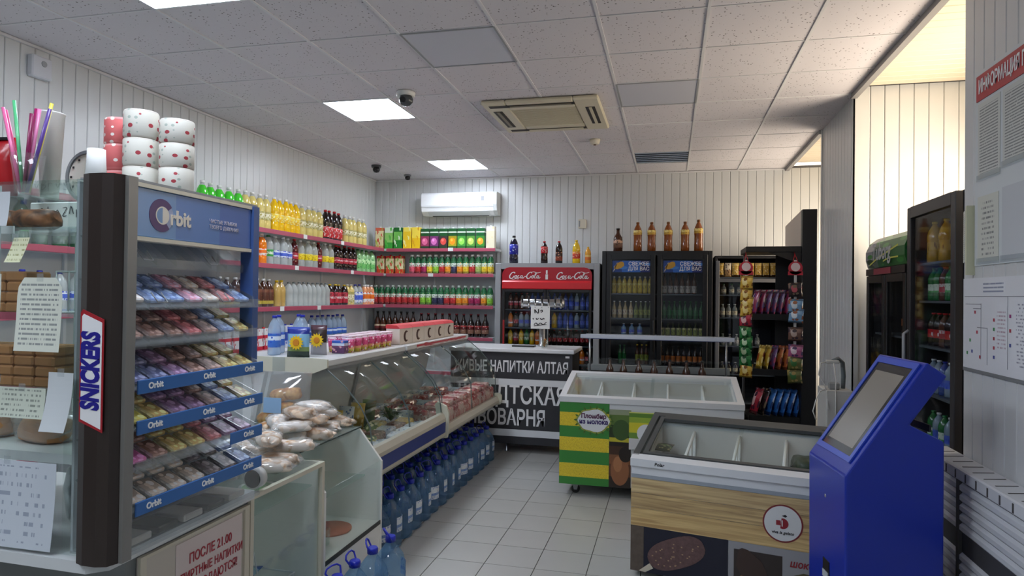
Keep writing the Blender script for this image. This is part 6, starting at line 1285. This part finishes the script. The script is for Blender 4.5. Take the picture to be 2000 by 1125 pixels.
# ------------------------------------------------------------------ fridges in the recess
def recess_fridge(name,lab,y0,y1,h,header):
    t = thing('display_fridge',lab,'fridge',(1.75,(y0+y1)/2,0)); x0,x1 = 1.425,2.02; w_ = .035
    b = MB(); b.cbox(x0,y0,.10,x1,y0+w_,h,.004); b.cbox(x0,y1-w_,.10,x1,y1,h,.004); b.box(x1-w_,y0+w_,.10,x1,y1-w_,h); b.box(x0,y0+w_,h-w_,x1-w_,y1-w_,h); b.box(x0,y0+w_,.10,x1-w_,y1-w_,.14); b.box(x0+.03,y0+.01,0,x1-.01,y1-.01,.10); b.build('body',M('recess_fridge_dark',(40,40,44),.4),t)
    return t
t = recess_fridge('f','tall black framed glass door fridge at the end of the notice wall',3.73,4.42,2.14,None); fA = t
b = MB(); fm = M('door_frame_dark',(46,44,46),.35)
for a,c in ((3.73,3.785),(4.365,4.42)): b.cbox(1.385,a,.11,1.423,c,2.135,.004)
b.box(1.385,3.785,2.07,1.423,4.365,2.135); b.box(1.385,3.785,.11,1.423,4.365,.18); d = b.build('door',fm,t); MB().box(1.40,3.785,.18,1.406,4.365,2.07).build('pane',FRIDGEGL,d); MB().tube([(1.386,4.385,1.0),(1.36,4.385,1.02),(1.36,4.385,1.38),(1.386,4.385,1.4)],.01).build('handle',GREY,d)
MB().box(1.975,3.77,.14,1.984,4.38,2.10).build('liner',M('liner_tan',(150,136,112),.5),t)
for z in (.45,.75,1.05,1.32,1.58,1.80): MB().box(1.44,3.77,z-.014,1.97,4.38,z-.001).build('shelf',SHELFW,t)
for k in range(3): mono('beer_bottle','soda',.04,.24,PET('amber_yellow',(206,160,50)),PR('label_gold',[(0,(214,170,60)),(.5,(240,214,120))],[(150,100,30)],4,.3),CAPY,(1.5,3.98+.17*k,1.80),f'amber bottle, {ORD[k]} from the notice wall, top shelf of the tall recess fridge','bottle','bottles in the tall recess fridge')
for zi,(z,cs) in enumerate(((1.58,(4,4,4,4,6,4,4)),(1.32,(0,0,6,0,6,0,0)),(1.05,(5,5,5,5,2,5,5)),(.75,(5,4,4,5,4,5,4)),(.45,(3,3,4,3,4,4,3)))):
    for k,c in enumerate(cs):
        dd,bd_,lb,cp = cmix[c]; mono('soda_bottle','soda',.034,.19,bd_,lb,cp,(1.5,3.83+.082*k,z),f'{dd} bottle, {ORD[k]} from the notice wall, {("second","third","fourth","fifth","lowest")[zi]} shelf of the tall recess fridge','bottle','bottles in the tall recess fridge')
t = recess_fridge('g','dark recess fridge with a curved green header',4.46,5.28,1.80,None); fB = t
hp = [(1.60,1.805),(1.40,1.805),(1.385,1.86),(1.385,1.92),(1.41,1.98),(1.46,2.02),(1.60,2.03)]
hh = MB().prism(hp,4.46,5.28,'y').build('header',PR('header_green',[(0,(34,96,44)),(.42,(28,88,50)),(.68,(84,104,92)),(.8,(130,130,136))],[(18,66,46),(60,130,60)],2.6,.3,axis=1),t)
text('Tuborg',.155,M('header_grey_letter',(166,168,170),.45),hh,(1.384,4.92,1.905),(0,-1,0),(0,0,1),bold=.004,xs=.85,shear=.15)
ry = MB(); ribbon(ry,[(-.30,-.075),(-.1,-.03),(.1,.0),(.3,.03)],.018,(1.384,4.87,1.90),(0,-1,0),(0,0,1)); ribbon(ry,[(.0,-.045),(.12,-.03),(.3,-.03)],.014,(1.384,4.87,1.885),(0,-1,0),(0,0,1)); ry.build('header_swash',M('swash_yellow_green',(190,190,80),.5),hh)
MB().box(1.383,4.72,1.755,1.3865,5.08,1.795).build('red_badge',M('badge_red_dark',(130,40,54),.5),t)
for a,c in ((4.46,4.865),(4.875,5.28)):
    b = MB(); b.cbox(1.39,a,.11,1.423,a+.05,1.75,.004); b.cbox(1.39,c-.05,.11,1.423,c,1.75,.004); b.box(1.39,a+.05,1.70,1.423,c-.05,1.75); b.box(1.39,a+.05,.11,1.423,c-.05,.16); d = b.build('door',BLACK,t); MB().box(1.40,a+.05,.16,1.406,c-.05,1.70).build('pane',FRIDGEGL,d)
MB().box(1.387,4.46,1.752,1.423,5.28,1.80).build('door_header',BLACK,t)
for z in (.45,.75,1.05,1.35): MB().box(1.44,4.50,z-.014,1.97,5.24,z-.001).build('shelf',SHELFW,t)
for zi,z in enumerate((1.35,1.05,.75)):
    for k in range(7): mono('beer_bottle','beer',.034,.2,GREENB if (k+zi)%2 else BROWNB,LGB if (k+zi)%2 else LOB,CAPG,(1.62,4.56+.10*k,z),f'{("brown","green")[(k+zi)%2]} beer bottle, {ORD[k]} from the tall fridge, {("top","middle","lower")[zi]} shelf under the green header','bottle','bottles under the green header')
# ------------------------------------------------------------------ notice wall
WX = XR-.0005
t = thing('information_board','wall information board with a red header and pockets of papers','notice board',(XR,2.9,1.7))
MB().box(WX-.006,2.35,1.74,WX,3.43,2.62).build('backing',M('board_pale',(206,212,214),.4),t)
hd2 = MB().box(WX-.010,2.35,2.485,WX-.0062,3.41,2.60).build('header',M('board_header_red',(178,34,48),.4),t)
text('ИНФОРМАЦИЯ ПОКУПАТЕЛЮ',.082,WHITEINK,hd2,(WX-.010,3.385,2.5425),(0,-1,0),(0,0,1),bold=.002,xs=.60,align='LEFT')
def sheet(y0,z0,y1,z1,m,lab):
    o = thing('notice_sheet',lab,'notice',(XR,(y0+y1)/2,z0),0,'sheets on the information board'); MB().box(WX-.0085,y0,z0,WX-.0063,y1,z1).build('sheet',m,o); MB().box(WX-.011,y0-.008,z0-.01,WX-.0090,y1+.008,z0+.018).build('pocket',ACRYL,o)
PA = PAPER('notice_grey_print',(206,208,202),(100,100,104),26,.62,hor=1); PB2 = PAPER('notice_sparse_print',(206,208,198),(90,90,94),13,.5,hor=1,margin=.2)
sheet(3.19,2.13,3.395,2.47,PA,'closely printed sheet under the start of the red header'); sheet(2.95,2.15,3.165,2.47,PA,'closely printed sheet second along the red header'); sheet(2.70,2.15,2.92,2.47,PA,'closely printed sheet third along the red header')
sheet(3.20,1.755,3.395,2.05,PB2,'sheet with short centred lines in the lower pocket row'); sheet(2.95,1.755,3.17,2.06,M('grey_note',(196,200,204),.7),'blank grey sheet in the lower pocket row'); sheet(2.70,1.755,2.92,2.06,PA,'third sheet in the lower pocket row')
t = thing('booklet_holder','cream booklet standing out from the wall beside the board','booklet',(XR-.04,3.46,1.70))
MB().box(WX-.035,3.44,1.70,WX,3.452,2.02).build('holder',M('holder_cream',(206,206,176),.5),t); MB().prism([(WX-.03,3.4535),(WX-.002,3.54),(WX-.008,3.545),(WX-.036,3.457)],1.76,2.0,'z').build('booklet',PAPER('booklet_print',(214,216,206),(130,130,120),24,.55,hor=1),t)
t = thing('evacuation_plan','white floor plan board with small coloured symbols on wall','plan',(XR,3.1,1.26))
pb = MB().box(WX-.006,2.55,1.27,WX,3.545,1.685).build('board',M('plan_white',(222,224,228),.35),t); MB().box(WX-.008,2.55,1.255,WX,3.545,1.2695).build('lower_edge',M('plan_edge_grey',(120,122,124),.5),t)
PL = M('plan_line',(130,132,140),.6); ink = MB()
for y0,z0,y1,z1 in ((2.6,1.60,3.53,1.603),(3.36,1.32,3.363,1.57),(3.12,1.30,3.1225,1.60),(3.36,1.565,3.52,1.568),(3.36,1.545,3.44,1.548),(3.30,1.46,3.40,1.463),(3.30,1.30,3.303,1.46)): ink.box(WX-.0068,y0,z0,WX-.0062,y1,z1)
o = ink.build('plan_lines',PL,pb)
for k,(y,z,c) in enumerate(((3.42,1.53,'r'),(3.40,1.44,'r'),(3.47,1.40,'g'),(3.50,1.34,'g'),(3.45,1.35,'b'),(3.24,1.50,'r'),(3.24,1.46,'g'),(3.24,1.42,'r'),(3.24,1.38,'r'),(3.24,1.34,'b'),(3.37,1.33,'r'),(3.10,1.52,'m'),(3.10,1.46,'r'),(3.10,1.40,'b'))): MB().box(WX-.0070,y-.007,z-.007,WX-.0062,y+.007,z+.007).build('symbol',M('sym_'+c,{'r':(170,50,70),'g':(60,140,80),'b':(70,80,150),'m':(150,40,120)}[c],.5),pb)
MB().box(WX-.0066,2.62,1.30,WX-.0061,3.09,1.59).build('text_block',PAPER('plan_text',(222,224,228),(110,110,130),20,.5,hor=1),pb); MB().box(WX-.0066,3.13,1.36,WX-.0061,3.22,1.56).build('text_block',PAPER('plan_text2',(222,224,228),(150,100,120),12,.5,hor=1),pb); MB().box(WX-.0066,3.14,1.615,WX-.0061,3.36,1.665).build('text_block',PAPER('plan_title',(222,224,228),(100,110,140),3,.65,hor=1),pb)
# white radiator with top grille
t = thing('radiator','white ribbed radiator with slotted top under the notices','radiator',(1.29,2.9,.1)); RW = M('radiator_white',(206,208,210),.4)
X0,X1,Y0,Y1 = 1.225,XR-.004,2.2,3.72
MB().cbox(X0,Y0,.80,X1,Y1,.855,.006).build('top_cover',RW,t)
DS = M('slot_shadow',(70,68,66),.7)
me = MB().box(-.045,-.003,0,.045,.003,.0015).mesh('slot',DS); me2 = MB().box(-.001,-.006,-.018,0,.006,.018).mesh('slot',DS)
for k in range(14): obj('slot',me,t,(1.292-1.29,2.28+.10*k-2.9,.8552-.1),(0,0,.25)); obj('slot',me2,t,(X0-.0002-1.29,2.28+.10*k-2.9,.825-.1))
me = MB().prism([(X0+.02,0),(X0+.008,.012),(X0+.008,.03),(X0+.02,.042)],Y0+.01,Y1-.01,'y').mesh('rib',RW,(1.29,2.9,0))
for k in range(15):
    if k not in (8,9): obj('rib',me,t,(0,0,.145+.043*k-.1))
MB().box(X0+.021,Y0+.005,.10,X1,Y1-.005,.7995).build('core',M('radiator_core',(70,70,72),.5),t); MB().box(X0+.006,3.26,.13,X0+.019,3.29,.7985).build('divider',DS,t)
for y in (2.3,3.6): MB().box(X0+.03,y-.02,0,X1-.02,y+.02,.10).build('leg',RW,t)
